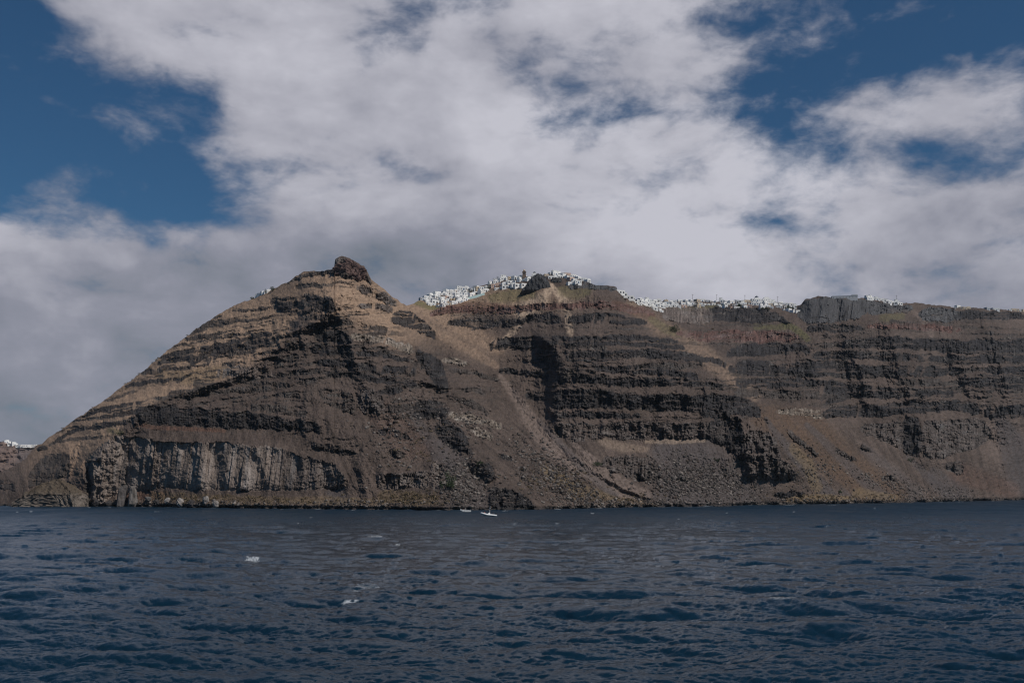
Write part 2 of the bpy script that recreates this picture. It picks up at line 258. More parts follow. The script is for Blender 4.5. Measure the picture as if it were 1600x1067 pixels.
px = np.concatenate([np.arange(-200, -8, 4.0), np.arange(-8, 1608, 0.9), np.arange(1608, 1801, 4.0)])
NR = 430
t = np.linspace(0, 1, NR)[:, None]
crest = np.interp(px, _cr[:, 0], _cr[:, 1])
crest = crest + fbm(px / 9, px * 0 + .5, 4, 50) * 2.6 * (1 - .6 * smooth(640, 700, px) * (1 - smooth(1240, 1260, px)))
shore = np.interp(px, _sh[:, 0], _sh[:, 1]) + fbm(px / 14, px * 0 + 3.3, 4, 60) * 0.8
PX = np.broadcast_to(px[None, :], (NR, len(px))).astype(np.float64)
PY = shore[None, :] + (crest - shore)[None, :] * t

# smooth depth surface
cx = np.linspace(-200, 1800, 251); cy = np.linspace(395, 800, 82)
GX, GY = np.meshgrid(cx, cy)
GD = tps_eval(tps_fit(CTRL), GX, GY)
def bil(Gr, X, Y):
    u = np.clip((X - cx[0]) / (cx[1] - cx[0]), 0, len(cx) - 1.001); v = np.clip((Y - cy[0]) / (cy[1] - cy[0]), 0, len(cy) - 1.001)
    i = u.astype(int); j = v.astype(int); a = u - i; b = v - j
    return (Gr[j, i] * (1 - a) + Gr[j, i + 1] * a) * (1 - b) + (Gr[j + 1, i] * (1 - a) + Gr[j + 1, i + 1] * a) * b
YB = bil(GD, PX, PY)
ysh = CAMH * F / (shore - HOR)

# cliff mask and tone
W1 = fbm(PX / 34, PY / 34, 4, 1, .6); W2 = fbm(PX / 7, PY / 9, 3, 5)
PYw = PY + 5.5 * W1 + 2.0 * W2
RAG = 2.7 * fbm(PX / 12, PY / 6, 4, 11, .6) + 1.6 * fbm(PX / 3.5, PY / 3, 2, 13)
CHUTE = smooth(.22, .45, fbm((PX + .25 * (PY - 600)) / 16, PY / 60, 3, 15)) * smooth(-.5, .25, fbm(PX / 70, PY / 50, 2, 18))
BIGF = np.zeros_like(PX)
for (x, y, rx, ry) in [(298,728,232,60),(1300,484,70,20)]:
    BIGF = np.maximum(BIGF, np.exp(-(((PX - x) / rx) ** 2 + ((PY - y) / ry) ** 2) ** 3))
LEDGE = (1 - BIGF) * smooth(.12, .45, perlin(PYw / 3.6, PX / 55, 19) + .4 * W2)
C = np.zeros_like(PX); TONE = np.zeros(PX.shape + (3,), np.float32); TW = np.full(PX.shape, 1e-4, np.float32)
for tone, st, pts in BANDS:
    P = np.array(pts, float); x0, x1 = P[0, 0] - 6, P[-1, 0] + 6
    sel = np.where((px > x0) & (px < x1))[0]
    if len(sel) == 0: continue
    a, b = sel[0], sel[-1] + 1; xs = px[a:b]
    top = np.interp(xs, P[:, 0], P[:, 1]); bot = np.interp(xs, P[:, 0], P[:, 2])
    end = smooth(0, 14, np.minimum(xs - x0, x1 - xs) + 4 * fbm(xs / 5, xs * 0 + len(pts), 2, 9))
    mid = top * .35 + bot * .65; top = mid + (top - mid) * (.35 + .65 * end); bot = mid + (bot - mid) * (.35 + .65 * end)
    y = PYw[:, a:b]
    dd = np.minimum(y - top, (bot - y) * 1.15)
    th = np.maximum(bot - top, 4)
    m = smooth(-.9, 1.1, dd + RAG[:, a:b] * np.clip(th / 10, .36, 1.35)) * smooth(-6, -1, dd) * np.clip(end * 1.6, 0, 1)
    m = m * (1 - CHUTE[:, a:b] * (.7 if st < 1.15 else .4)) * (1 - .55 * LEDGE[:, a:b] * (th > 11))
    g = np.clip(m * st, 0, 1.3)
    C[:, a:b] = np.maximum(C[:, a:b], g)
    TONE[:, a:b] += (m * 1.0)[..., None].astype(np.float32) * PAL[tone]; TW[:, a:b] += m.astype(np.float32)
# thin unnamed ledges everywhere the slope is bare rock
PROC = np.zeros_like(PX)
rockreg = np.zeros_like(PX)
for (x, y, rx, ry, st) in [(430,560,110,90,.9),(530,540,120,80,1),(640,600,90,70,.8),(960,580,170,90,1),(1100,620,110,50,.9),(1300,580,220,70,1),(1500,570,180,85,1),(350,640,160,45,.8),(230,660,60,25,.6),(300,545,150,80,1),(160,650,110,50,.9),(180,640,110,50,.5),(520,440,60,30,.6),(760,600,70,60,.45),(740,500,90,30,.5),(900,500,120,40,.6),(1150,530,110,40,.7),(460,690,120,40,.55),(680,670,70,40,.5),(1700,580,120,90,.9)]:
    rockreg = np.maximum(rockreg, min(1, st * 1.15) * np.exp(-(((PX - x) / rx) ** 2 + ((PY - y) / ry) ** 2) ** 1.5))
tilt = np.where(PX < 460, -20.4 + .18 * (PX - 460), np.where(PX < 700, .085 * (PX - 700), 0))
strata = perlin((PYw + tilt) / 5.0, PX / 140 + .4 * W1, 21) + .5 * perlin(PYw / 2.6, PX / 60, 22) + .55 * fbm(PX / 22, PY / 16, 3, 23)
PROC = smooth(.0, .32, strata) * rockreg * (1 - BIGF)
TONE += (np.clip(PROC - C, 0, 1) * .8)[..., None].astype(np.float32) * PAL['b'] * .92; TW += (np.clip(PROC - C, 0, 1) * .8).astype(np.float32)
C = np.maximum(C, PROC * .95 * (1 - .6 * CHUTE))
Cc = np.clip(C, 0, 1)

# staircase relief: integrate the slope, keep only what is shorter than ~55 rows
dPY = -(np.diff(PY, axis=0, prepend=PY[:1]))
dZ = dPY / F * YB
cot = 2.1 * (1 - Cc) + 0.02 * Cc - .25 * np.clip(C - 1, 0, 1)
I = np.cumsum(cot * dZ, 0)
low = boxblur(I, 22, 0)
YT = boxblur(I - low, 3, 1)
# spurs and gullies
SP = np.zeros_like(PX)
wob = 7 * fbm(PX / 40, PY / 16, 4, 31, .6)
for amp, wl, wr, pts in SPURS:
    P = np.array(sorted(pts, key=lambda q: q[1]), float)
    lo, hi = P[0, 1], P[-1, 1]
    xs = np.interp(PY, P[:, 1], P[:, 0]); d = PX - xs + wob
    prof = np.where(d < 0, np.clip(1 + d / wl, 0, 1), np.clip(1 - d / wr, 0, 1))
    prof = np.clip(prof + .22 * W2 * (prof > 0), 0, 1.2)
    SP += amp * prof * smooth(lo - 14, lo + 10, PY) * (1 - smooth(hi - 8, hi + 16, PY))
# jointing of the lava, buttresses, rubble
jx = PX + 2.2 * W2
butt = fbm(PX / 18 + .5 * W1, PY / 60, 2, 41, .4) * 9.0 * (.22 + .78 * np.maximum(Cc, rockreg * .6)) * (1 - .75 * BIGF)
joint = -(ridged(jx / 8.5, PY / 42, 2, 44) * 2.3 * (1 - .55 * BIGF) + ridged(jx / 3.8, PY / 16, 2, 47) * 1.7 * (1 - .85 * BIGF) + ridged(jx / 30 + .8 * W1, PY / 110, 2, 49) * 3.5 * BIGF) * (Cc ** 1.2)
jxw = PX + (3.0 * W1 + 1.2 * W2) * (1 - .75 * BIGF) + .12 * (PY - 600)
joint = joint * (.6 - .45 * BIGF) + (blocks(jxw, PYw, 7.5, 16, 1) * 1.7 + blocks(jxw + 3, PYw, 3.1, 8, 2) * 1.0) * Cc * (1 - .9 * BIGF)
joint += (blocks(jxw, PYw, 26, 150, 3) * 3.0 + blocks(jxw + 7, PYw, 11, 90, 4) * 1.3 + blocks(jxw, PYw, 5, 60, 5) * .3) * BIGF * Cc
rough = fbm(PX / 3.2, PY / 2.6, 3, 51, .62) * (1.0 + 1.0 * Cc) * (1 - .8 * BIGF) + (1 - .7 * BIGF) * fbm(PX / 11, PY / 9, 3, 54) * (1.3 + 1.3 * np.maximum(rockreg, Cc))
kf = np.interp(PX, [450, 600, 800, 1000, 1150, 1250, 1450, 1600], [.2, .5, 1.1, .6, .3, .9, .5, .2])
xf = PX - kf * (PY - 640) + 4 * W1
rill = (ridged(xf / 17, PY / 130, 3, 58, .55) * 1.9) * (1 - Cc) * smooth(600, 660, PY + .1 * (PX - 800)) * (1 - .6 * rockreg)
fall = rill + fbm((PX + .3 * (PY - 600)) / 7, PY / 60, 3, 57) * 1.0 * (1 - Cc)
rocky = ridged(PX / 30 + .5 * W1, PY / 20 + .3 * W1, 4, 83, .55) * 4.5 * (.06 + .94 * np.maximum(rockreg, Cc)) * (1 - .93 * BIGF)
REL = np.clip(YB / 760, .85, 1.8)
Yd = YT - SP * np.minimum(REL, 1.15) - (butt + joint + rough + fall + rocky) * REL
fade = smooth(0, 7, shore[None, :] - PY)
Y = YB + Yd * fade
Y = ysh[None, :] * (1 - smooth(0, 3, shore[None, :] - PY)) + Y * smooth(0, 3, shore[None, :] - PY)
Y = np.maximum(Y, ysh[None, :] * .97)

# albedo
A = np.empty(PX.shape + (3,), np.float32); A[:] = PAL['talus']
n1 = fbm(PX / 60, PY / 40, 4, 61); n2 = fbm(PX / 5, PY / 4, 3, 65); n3 = fbm(PX / 1.8, PY / 1.8, 2, 68)
strk = fbm(xf / 8, PY / 110, 4, 63, .6) * (.5 + 1.6 * smooth(610, 680, PY))
A *= np.clip(1 + .5 * n1 + .4 * n2 + .3 * strk, .35, 2)[..., None]
def lay(key, m):
    global A
    m = np.clip(m, 0, 1)[..., None].astype(np.float32)
    A = A * (1 - m) + PAL[key] * (1 + .3 * n2)[..., None].astype(np.float32) * m
for (x, y, rx, ry, ang, st) in TANBLOBS:
    ca, sa = math.cos(ang), math.sin(ang)
    u = ((PX - x) * ca + (PY - y) * sa) / rx; v = (-(PX - x) * sa + (PY - y) * ca) / ry
    m = st * 1.2 * np.exp(-(u * u + v * v) ** 1.6) * np.clip(1 + .8 * n1 + .5 * n2, 0, 1.2)
    if x < 450: m = m * smooth(-6, 6, np.interp(PY, [440, 520, 548, 588, 610, 640, 695, 730, 795], [505, 450, 430, 372, 300, 215, 165, 142, 120]) - PX + 5 * W2)
    lay('tan', m)
for key, st, pts, wid in LINES:
    m = linemask(PX + 3 * W1 + 2 * W2, PY + 2 * W2, pts, wid) * st
    lay(key, m * np.clip(1 + .7 * n2 + .5 * n1, .2, 1.2))
T = TONE / TW[..., None]
jn = fbm(jx / 2.6, PY / 18, 3, 71, .6); jn2 = fbm(PX / 20, PY / 10, 3, 75) * (1 - BIGF) + fbm(jxw / 12, PY / 80, 3, 76) * BIGF
kq = 1 - .8 * BIGF
crack = smooth(.72, .95, ridged((jxw + 2 * W2) / 13, PY / 90, 2, 91)) * BIGF + .7 * smooth(.8, .97, ridged(jxw / 5, PY / 40, 1, 92)) * BIGF
T = T * np.clip(1 + 1.1 * jn * kq + .6 * jn2 + .4 * n3 * kq, .25, 2.8)[..., None]
T = T * (1 - .55 * np.clip(crack, 0, 1))[..., None]
hl_ = (1 - .8 * BIGF) * smooth(.15, .5, fbm(PX / 26, PY / 12, 4, 77, .6)) * smooth(-.2, .4, jn)
T = T * (1 - .6 * hl_[..., None]) + np.array((.19, .165, .145)) * .6 * hl_[..., None]  # light grey pieces paint highlights on the columns into the rock colour
grayer = np.clip(jn2 * 1.4, 0, 1)[..., None]
T = T * (1 - .5 * grayer) + (T.mean(-1, keepdims=True) * 1.25) * .5 * grayer
m = smooth(.25, .8, C)[..., None] * .93
A = A * (1 - m) + T * m
# wet dark line at the waterline
wet = (1 - smooth(1.5, 4.5, shore[None, :] - PY + 1.6 * W2))[..., None]
A = A * (1 - .75 * wet) + np.array((.030, .028, .028)) * .75 * wet
A = np.clip(A * (1 + .25 * n3)[..., None], .008, .75)

def world(PXa, PYa, Ya):
    return np.stack([(PXa - 800) / F * Ya, Ya, CAMH - (PYa - HOR) / F * Ya], -1)
Vf = world(PX, PY, Y)
# ground behind the crest, and a skirt under water
NB = 26
back = np.zeros((NB, len(px), 3)); k = ((np.arange(1, NB + 1) / NB) ** 1.6)[:, None]
fallb = np.where(px < 640, .62, .10) + .25 * smooth(620, 660, px) * (1 - smooth(680, 760, px))
dist = np.where(px < 640, 420, 900)
dirx = (px - 800) / F
dY = k * dist[None, :]
back[..., 0] = Vf[-1, :, 0] + dirx * dY; back[..., 1] = Vf[-1, :, 1] + dY
back[..., 2] = np.maximum(Vf[-1, :, 2] - fallb * dY + fbm(px / 30 + dY / 60, dY / 40, 3, 81) * np.minimum(dY * .04, 8), -4)
skirt = Vf[:1].copy(); skirt[..., 2] = -5; skirt[..., 1] -= 2
V = np.concatenate([skirt, Vf, back], 0)
Aall = np.concatenate([A[:1], A, np.broadcast_to(A[-1:], (NB,) + A.shape[1:])], 0)
rockv = np.concatenate([Cc[:1], Cc, np.broadcast_to(Cc[-1:] * .3, (NB, len(px)))], 0)

def ground_at(x, y):
    """metres: point of the cliff seen at photo column x, row y"""
    j = int(np.clip(np.searchsorted(px, x), 1, len(px) - 1)); j = j if abs(px[j] - x) < abs(px[j - 1] - x) else j - 1
    tt = (shore[j] - y) / (shore[j] - crest[j])
    if tt > 1: tt = 1
    r = tt * (NR - 1); i = int(np.clip(math.floor(r), 0, NR - 2)); a = r - i
    p = Vf[i, j] * (1 - a) + Vf[i + 1, j] * a
    return Vector(p)
# ------------------------------------------------------------------ materials
def nodes_of(name):
    m = bpy.data.materials.new(name); m.use_nodes = True
    nt = m.node_tree; b = nt.nodes['Principled BSDF']
    return m, nt, b
def N(nt, typ, **kw):
    n = nt.nodes.new(typ)
    for k, v in kw.items():
        if k in n.inputs.keys() if not hasattr(n, k) else False: n.inputs[k].default_value = v
        elif hasattr(n, k): setattr(n, k, v)
    return n
def L(nt, a, b): nt.links.new(a, b)
def math_(nt, op, a=None, b=None, c=None, clamp=False):
    n = nt.nodes.new('ShaderNodeMath'); n.operation = op; n.use_clamp = clamp
    for i, v in enumerate((a, b, c)):
        if v is None: continue
        if isinstance(v, (int, float)): n.inputs[i].default_value = v
        else: nt.links.new(v, n.inputs[i])
    return n.outputs[0]
def noise(nt, vec, scale, detail=4, rough=.55, dist=0.0):
    n = nt.nodes.new('ShaderNodeTexNoise'); n.inputs['Scale'].default_value = scale; n.inputs['Detail'].default_value = detail
    n.inputs['Roughness'].default_value = rough; n.inputs['Distortion'].default_value = dist
    if vec is not None: nt.links.new(vec, n.inputs['Vector'])
    return n.outputs['Fac']

def rock_material():
    m, nt, b = nodes_of('volcanic_rock')
    at = N(nt, 'ShaderNodeAttribute'); at.attribute_name = 'albedo'
    ra = N(nt, 'ShaderNodeAttribute'); ra.attribute_name = 'rockiness'
    g = N(nt, 'ShaderNodeNewGeometry')
    f1 = noise(nt, g.outputs['Position'], .9, 5, .65)
    mr = N(nt, 'ShaderNodeMapRange'); L(nt, f1, mr.inputs[0]); mr.inputs[1].default_value = .25; mr.inputs[2].default_value = .75; mr.inputs[3].default_value = .6; mr.inputs[4].default_value = 1.4
    # pale stones scattered in the rubble
    vo = N(nt, 'ShaderNodeTexVoronoi'); vo.inputs['Scale'].default_value = .55; L(nt, g.outputs['Position'], vo.inputs['Vector'])
    sp = math_(nt, 'LESS_THAN', vo.outputs['Distance'], .22)
    sel = math_(nt, 'GREATER_THAN', noise(nt, g.outputs['Position'], .06, 3), .53)
    sp = math_(nt, 'MULTIPLY', math_(nt, 'MULTIPLY', sp, sel), math_(nt, 'SUBTRACT', 1.0, ra.outputs['Fac'], clamp=True))
    k = math_(nt, 'ADD', mr.outputs[0], math_(nt, 'MULTIPLY', sp, .55))
    mx = N(nt, 'ShaderNodeVectorMath'); mx.operation = 'SCALE'; L(nt, at.outputs['Color'], mx.inputs[0]); L(nt, k, mx.inputs['Scale'])
    L(nt, mx.outputs[0], b.inputs['Base Color'])
    b.inputs['Roughness'].default_value = .92; b.inputs['Specular IOR Level'].default_value = .2
    bp = N(nt, 'ShaderNodeBump'); bp.inputs['Strength'].default_value = .7; bp.inputs['Distance'].default_value = 1.2
    L(nt, noise(nt, g.outputs['Position'], .55, 6, .7), bp.inputs['Height']); L(nt, bp.outputs[0], b.inputs['Normal'])
    return m
ROCK = rock_material()
terr = new_obj('terrain', grid_mesh('terrain', V, Aall, {'rockiness': rockv}), 'structure', mat=ROCK)
terr['label'] = 'layered dark volcanic cliffs and brown talus slopes rising out of the sea'

# ------------------------------------------------------------------ distant headland on the left
px2 = np.arange(-420, 110, 2.0); NR2 = 60
cr2 = np.interp(px2, [-420,-250,-100,-20,0,6,16,26,60,75,110], [650,668,684,690,690,690.5,693.5,697,697,690,688]) + fbm(px2 / 8, px2 * 0, 3, 91) * 1.0
sh2 = np.full_like(px2, 773.5); t2 = np.linspace(0, 1, NR2)[:, None]
PX2 = np.broadcast_to(px2, (NR2, len(px2))).astype(float); PY2 = sh2 + (cr2 - sh2) * t2
Y2 = 2380 + 420 * t2 + fbm(PX2 / 14, PY2 / 18, 4, 93) * 60 + fbm(PX2 / 30, PY2 / 5, 3, 96) * 25
V2 = world(PX2, PY2, Y2)
V2[0, :, 2] = -4
bk = []
for q in range(1, 8):
    r = V2[-1].copy(); r[:, 1] += q * 120; r[:, 0] += q * 120 * (px2 - 800) / F; r[:, 2] -= q * 14; bk.append(r)
V2 = np.concatenate([V2, np.array(bk)], 0)
A2 = np.empty(PX2.shape + (3,)); A2[:] = (.17, .12, .10)
q2 = fbm(PX2 / 20, PY2 / 4, 4, 97)[..., None]; A2 = A2 * (1 + .8 * q2)
A2 = A2 * (1 - .5 * smooth(20, 30, PX2 + 6 * fbm(PX2 / 9, PY2 / 9, 3, 98)))[..., None] + np.array((.09, .085, .09)) * (.5 * smooth(20, 30, PX2))[..., None]
A2 = np.concatenate([A2, np.broadcast_to(A2[-1:], (7,) + A2.shape[1:])], 0)
hl = new_obj('hills', grid_mesh('hills', V2, np.clip(A2, .02, .5), {'rockiness': np.ones(A2.shape[:2])}), 'structure', mat=ROCK)
hl['label'] = 'pinkish brown headland far behind the left end of the cliffs'
def far_at(x):
    j = int(np.argmin(np.abs(px2 - x))); return Vector(V2[NR2 - 1, j])

# ------------------------------------------------------------------ sea
def wave_tile(L_, n, lmin, lmax, rms, wind, spread, seed, peak=None):
    r = np.random.default_rng(seed)
    kx = np.fft.fftfreq(n, L_ / n) * 2 * np.pi; KX, KY = np.meshgrid(kx, kx)
    K = np.hypot(KX, KY); K[0, 0] = 1e-6
    lam = 2 * np.pi / K
    dirc = (KX * math.cos(wind) + KY * math.sin(wind)) / K
    kp = 2 * np.pi / (peak or lmax)
    S = K ** -3.3 * np.exp(-1.1 * (kp / K) ** 2) * (np.clip(dirc, 0, 1) ** spread + .06)
    S *= smooth(lmin * .8, lmin * 1.2, lam) * (1 - smooth(lmax * 1.4, lmax * 2.5, lam)); S[0, 0] = 0
    H = (r.normal(size=(n, n)) + 1j * r.normal(size=(n, n))) * np.sqrt(S)
    h = np.fft.ifft2(H)
    s = rms / h.real.std()
    h = h.real * s
    Hh = np.fft.fft2(h)
    dx = np.fft.ifft2(1j * KX / K * Hh).real; dy = np.fft.ifft2(1j * KY / K * Hh).real
    return h, dx, dy
def sample(tile, L_, X, Y, rot):
    c, s = math.cos(rot), math.sin(rot)
    n = tile[0].shape[0]
    u = ((X * c + Y * s) / L_ * n) % n; v = ((-X * s + Y * c) / L_ * n) % n
    i = np.floor(u).astype(int); j = np.floor(v).astype(int); a = u - i; b = v - j
    i %= n; j %= n; i1 = (i + 1) % n; j1 = (j + 1) % n
    out = []
    for T_ in tile:
        out.append((T_[j, i] * (1 - a) + T_[j, i1] * a) * (1 - b) + (T_[j1, i] * (1 - a) + T_[j1, i1] * a) * b)
    h, dx, dy = out
    return h, dx * c - dy * s, dx * s + dy * c
wpx = np.concatenate([np.arange(-1500, -160, 8), np.arange(-160, 1761, 1.25), np.arange(1764, 3100, 8)])
wpy = np.concatenate([np.arange(1640, 1121, -3.5), np.arange(1120, 830, -.62), np.arange(830, 771, -.45)])
WX, WY = np.meshgrid(wpx, wpy)
SY = CAMH * F / (WY - HOR); SX = (WX - 800) / F * SY
wind = math.radians(-112)
tiles = [(wave_tile(230, 512, 5, 45, .21, wind, 9, 1, 17), 230, .12), (wave_tile(97, 512, 1.0, 9, .066, wind, 4, 2, 6), 97, -.2), (wave_tile(31, 512, .22, 2.6, .036, wind, 2.5, 3, 2.0), 31, .33)]
SZ = np.zeros_like(SX); DX = np.zeros_like(SX); DY = np.zeros_like(SX)
gust = np.clip(.92 + .7 * fbm(SX / 30, SY / 60, 4, 111), .6, 1.4)
for q, (tl, L_, rot) in enumerate(tiles):
    h, dx, dy = sample(tl, L_, SX + q * 13.7, SY + q * 7.1, rot)
    w = 1.0 if q == 0 else gust * (1 if q == 1 else (1 - smooth(250, 500, SY)))
    SZ += h * w; DX += dx * w; DY += dy * w
h1, _, _ = sample(tiles[1][0], 97, SX + 13.7, SY + 7.1, -.2)
chop = 1.35
foam = np.zeros_like(SX)
cr = SZ / .23
foam += smooth(3.1, 3.7, cr + .55 * fbm(SX / 1.2, SY / 1.2, 3, 121) + .6 * fbm(SX / 25, SY / 25, 2, 125)) * .6
for (x, y, rx, ry, st) in [(395,873,19,2.6,1.1),(551,940,15,3.0,1.3),(575,916,26,5,.42),(590,924,20,2.5,.45),(557,921,10,2,.45),(623,850,5,1.6,1),(870,818,6,1.8,1),(486,809,4,1.2,1),(660,911,14,3,.5),(356,926,40,2,.5),(1312,973,3,2,.6),(925,802,5,1.2,.9),(1136,801,4,1,.9),(28,800,3,1.2,.9),(365,809,4,1,.7),(1060,811,3,1,.8),(465,818,4,1,.8),(1240,800,3,1,.7),(84,790.9,6,.9,1),(140,792.2,5,.9,.9),(172,792.4,4,.9,1),(790,797.6,9,1,1),(1300,788.6,16,.8,.9),(872,795.8,8,.9,.9),(552,796.4,6,.9,.9),(440,795.4,5,.8,.8),(1500,784.4,12,.7,.7)]:
    near_ = y > 830
    g = np.exp(-(((WX - x) / (rx * (.8 if near_ else .6))) ** 2 + ((WY - y) / (ry * .5)) ** 2))
    rag = fbm(SX / (1.1 if near_ else 2.5) + y, SY / (.7 if near_ else 5), 4, 131, .7)
    foam += st * smooth(.22, .5, g * (.6 + 1.9 * rag)) * (.9 if near_ else .7)
ysea = np.interp(wpx, px, ysh)[None, :]
foam += .8 * smooth(.12, .42, fbm(SX / 16, SY / 60, 4, 141)) * smooth(-16, -3, SY - ysea - 6 * fbm(SX / 7, SX * 0, 3, 143))
VS = np.stack([SX - chop * DX, SY - chop * DY, SZ], -1)
def sea_material():
    m, nt, b = nodes_of('sea_water')
    fo = N(nt, 'ShaderNodeAttribute'); fo.attribute_name = 'foam'
    fa = N(nt, 'ShaderNodeAttribute'); fa.attribute_name = 'calm'
    g = N(nt, 'ShaderNodeNewGeometry')
    b.inputs['Base Color'].default_value = (.0040, .0195, .037, 1)
    b.inputs['IOR'].default_value = 1.333; L(nt, math_(nt, 'SUBTRACT', .34, math_(nt, 'MULTIPLY', fa.outputs['Fac'], .10)), b.inputs['Specular IOR Level'])
    wp = N(nt, 'ShaderNodeMapping'); wp.inputs['Scale'].default_value = (1, .35, 1); wp.inputs['Rotation'].default_value = (0, 0, .3); L(nt, g.outputs['Position'], wp.inputs['Vector'])
    streak = noise(nt, wp.outputs[0], .035, 4, .6)
    L(nt, math_(nt, 'ADD', math_(nt, 'MULTIPLY', fa.outputs['Fac'], .28), math_(nt, 'MULTIPLY', math_(nt, 'SUBTRACT', streak, .2, clamp=True), .4)), b.inputs['Roughness'])
    bp = N(nt, 'ShaderNodeBump'); bp.inputs['Strength'].default_value = .6; bp.inputs['Distance'].default_value = .12
    mp = N(nt, 'ShaderNodeMapping'); mp.inputs['Scale'].default_value = (1, .6, 1); L(nt, g.outputs['Position'], mp.inputs['Vector'])
    L(nt, noise(nt, mp.outputs[0], 2.2, 7, .68, .4), bp.inputs['Height']); L(nt, bp.outputs[0], b.inputs['Normal'])
    d = N(nt, 'ShaderNodeBsdfDiffuse'); d.inputs['Color'].default_value = (.72, .76, .80, 1)
    mix = N(nt, 'ShaderNodeMixShader')
    f2 = math_(nt, 'MULTIPLY', fo.outputs['Fac'], math_(nt, 'MULTIPLY', math_(nt, 'SUBTRACT', noise(nt, g.outputs['Position'], 4.5, 5, .75), .36), 5.0, clamp=True), clamp=True)
    f2 = math_(nt, 'MULTIPLY', f2, .6); L(nt, f2, mix.inputs[0]); L(nt, b.outputs[0], mix.inputs[1]); L(nt, d.outputs[0], mix.inputs[2])
    L(nt, mix.outputs[0], nt.nodes['Material Output'].inputs['Surface'])
    return m
SEA = sea_material()
me = grid_mesh('sea', VS, None, {'foam': np.clip(foam, 0, 1), 'calm': smooth(80, 600, SY)}, True)
sea = new_obj('sea', me, 'structure', mat=SEA)
sea['label'] = 'choppy dark blue sea with a few small whitecaps'
# open water round and behind the surveyed patch, a little lower so that the wave sheet lies over it
bm = bmesh.new(); bm.from_mesh(me)
S_ = 8000
q = [bm.verts.new(p) for p in ((-S_, -S_, -1.6), (S_, -S_, -1.6), (S_, S_, -1.6), (-S_, S_, -1.6))]
bm.faces.new(q); bm.to_mesh(me); bm.free()
# ------------------------------------------------------------------ daylight
SUN_AZ = math.radians(54)     # from straight ahead, towards the right
SUN_EL = math.radians(50)
BEHIND = True
sd = Vector((math.sin(SUN_AZ) * math.cos(SUN_EL), -math.cos(SUN_AZ) * math.cos(SUN_EL), math.sin(SUN_EL)))   # towards the sun
sl = bpy.data.lights.new('sun', 'SUN'); sl.energy = 5.0; sl.angle = math.radians(.5); sl.color = (1, .94, .86)
so = bpy.data.objects.new('sun', sl); COL.objects.link(so)
so.rotation_euler = sd.to_track_quat('Z', 'Y').to_euler(); so.location = (300, -300, 600)

w = bpy.data.worlds.new('World'); scene.world = w; w.use_nodes = True
nt = w.node_tree; bg = nt.nodes['Background']; bg.inputs['Strength'].default_value = .1
sky = N(nt, 'ShaderNodeTexSky'); sky.sky_type = 'NISHITA'; sky.sun_disc = False
sky.sun_elevation = SUN_EL; sky.sun_rotation = math.atan2(sd.x, sd.y)
sky.altitude = 300; sky.air_density = 1.0; sky.dust_density = .3; sky.ozone_density = 2.5
COV = ['01899999996348886533400000', '00589999999989887425000123', '00024699999999998793152778', '00001479999999524431467887', '00000188789999988897265567', '05310139999999999993698889', '88765569999999999965489887', '99998899999999999998789977', '99999998886899999999999988', '99999999999999999999999999', '88999999999999999999999999', '88889999999999999999999999', '88889999999999999999999999']
BRI = ["5688877766655","5579998998776","5567899999986","6658999999986","4444446899876","4433446888876","3333446788876","2223446777776"]
BY = [0,100,200,300,400,470,560,700]
cov = np.array([[int(c) for c in r] for r in COV], float) / 9; bri = np.array([[int(c) for c in r] for r in BRI], float) / 9
def lut(tab, xs, ys, x, y):
    x = min(max(x, xs[0]), xs[-1]); y = min(max(y, ys[0]), ys[-1])
    rows = [np.interp(x, xs, r) for r in tab]
    return float(np.interp(y, ys, rows))
AZ = np.radians(np.linspace(-30, 30, 30)); EL = np.radians([1, 3.5, 6, 8.3, 10.5, 12.6, 14.6, 16.6, 18.6, 20.6, 22.6, 24.6, 26.6])
tc = N(nt, 'ShaderNodeTexCoord'); D = tc.outputs['Generated']
# turbulence of the direction
nz = N(nt, 'ShaderNodeTexNoise'); nz.inputs['Scale'].default_value = 7; nz.inputs['Detail'].default_value = 5; nz.inputs['Roughness'].default_value = .6
mp = N(nt, 'ShaderNodeMapping'); mp.inputs['Scale'].default_value = (1, 1, 1.7); L(nt, D, mp.inputs['Vector']); L(nt, mp.outputs[0], nz.inputs['Vector'])
sb = N(nt, 'ShaderNodeVectorMath'); sb.operation = 'SUBTRACT'; L(nt, nz.outputs['Color'], sb.inputs[0]); sb.inputs[1].default_value = (.5, .5, .5)
sc = N(nt, 'ShaderNodeVectorMath'); sc.operation = 'SCALE'; L(nt, sb.outputs[0], sc.inputs[0]); sc.inputs['Scale'].default_value = .055
ad = N(nt, 'ShaderNodeVectorMath'); ad.operation = 'ADD'; L(nt, D, ad.inputs[0]); L(nt, sc.outputs[0], ad.inputs[1])
nrm = N(nt, 'ShaderNodeVectorMath'); nrm.operation = 'NORMALIZE'; L(nt, ad.outputs[0], nrm.inputs[0])
sp = N(nt, 'ShaderNodeSeparateXYZ'); L(nt, nrm.outputs[0], sp.inputs[0])
az = math_(nt, 'ARCTAN2', sp.outputs[0], sp.outputs[1]); el = math_(nt, 'ARCSINE', sp.outputs[2])
u = math_(nt, 'ADD', math_(nt, 'DIVIDE', az, float(AZ[-1] - AZ[0])), .5, clamp=True)
prev = None
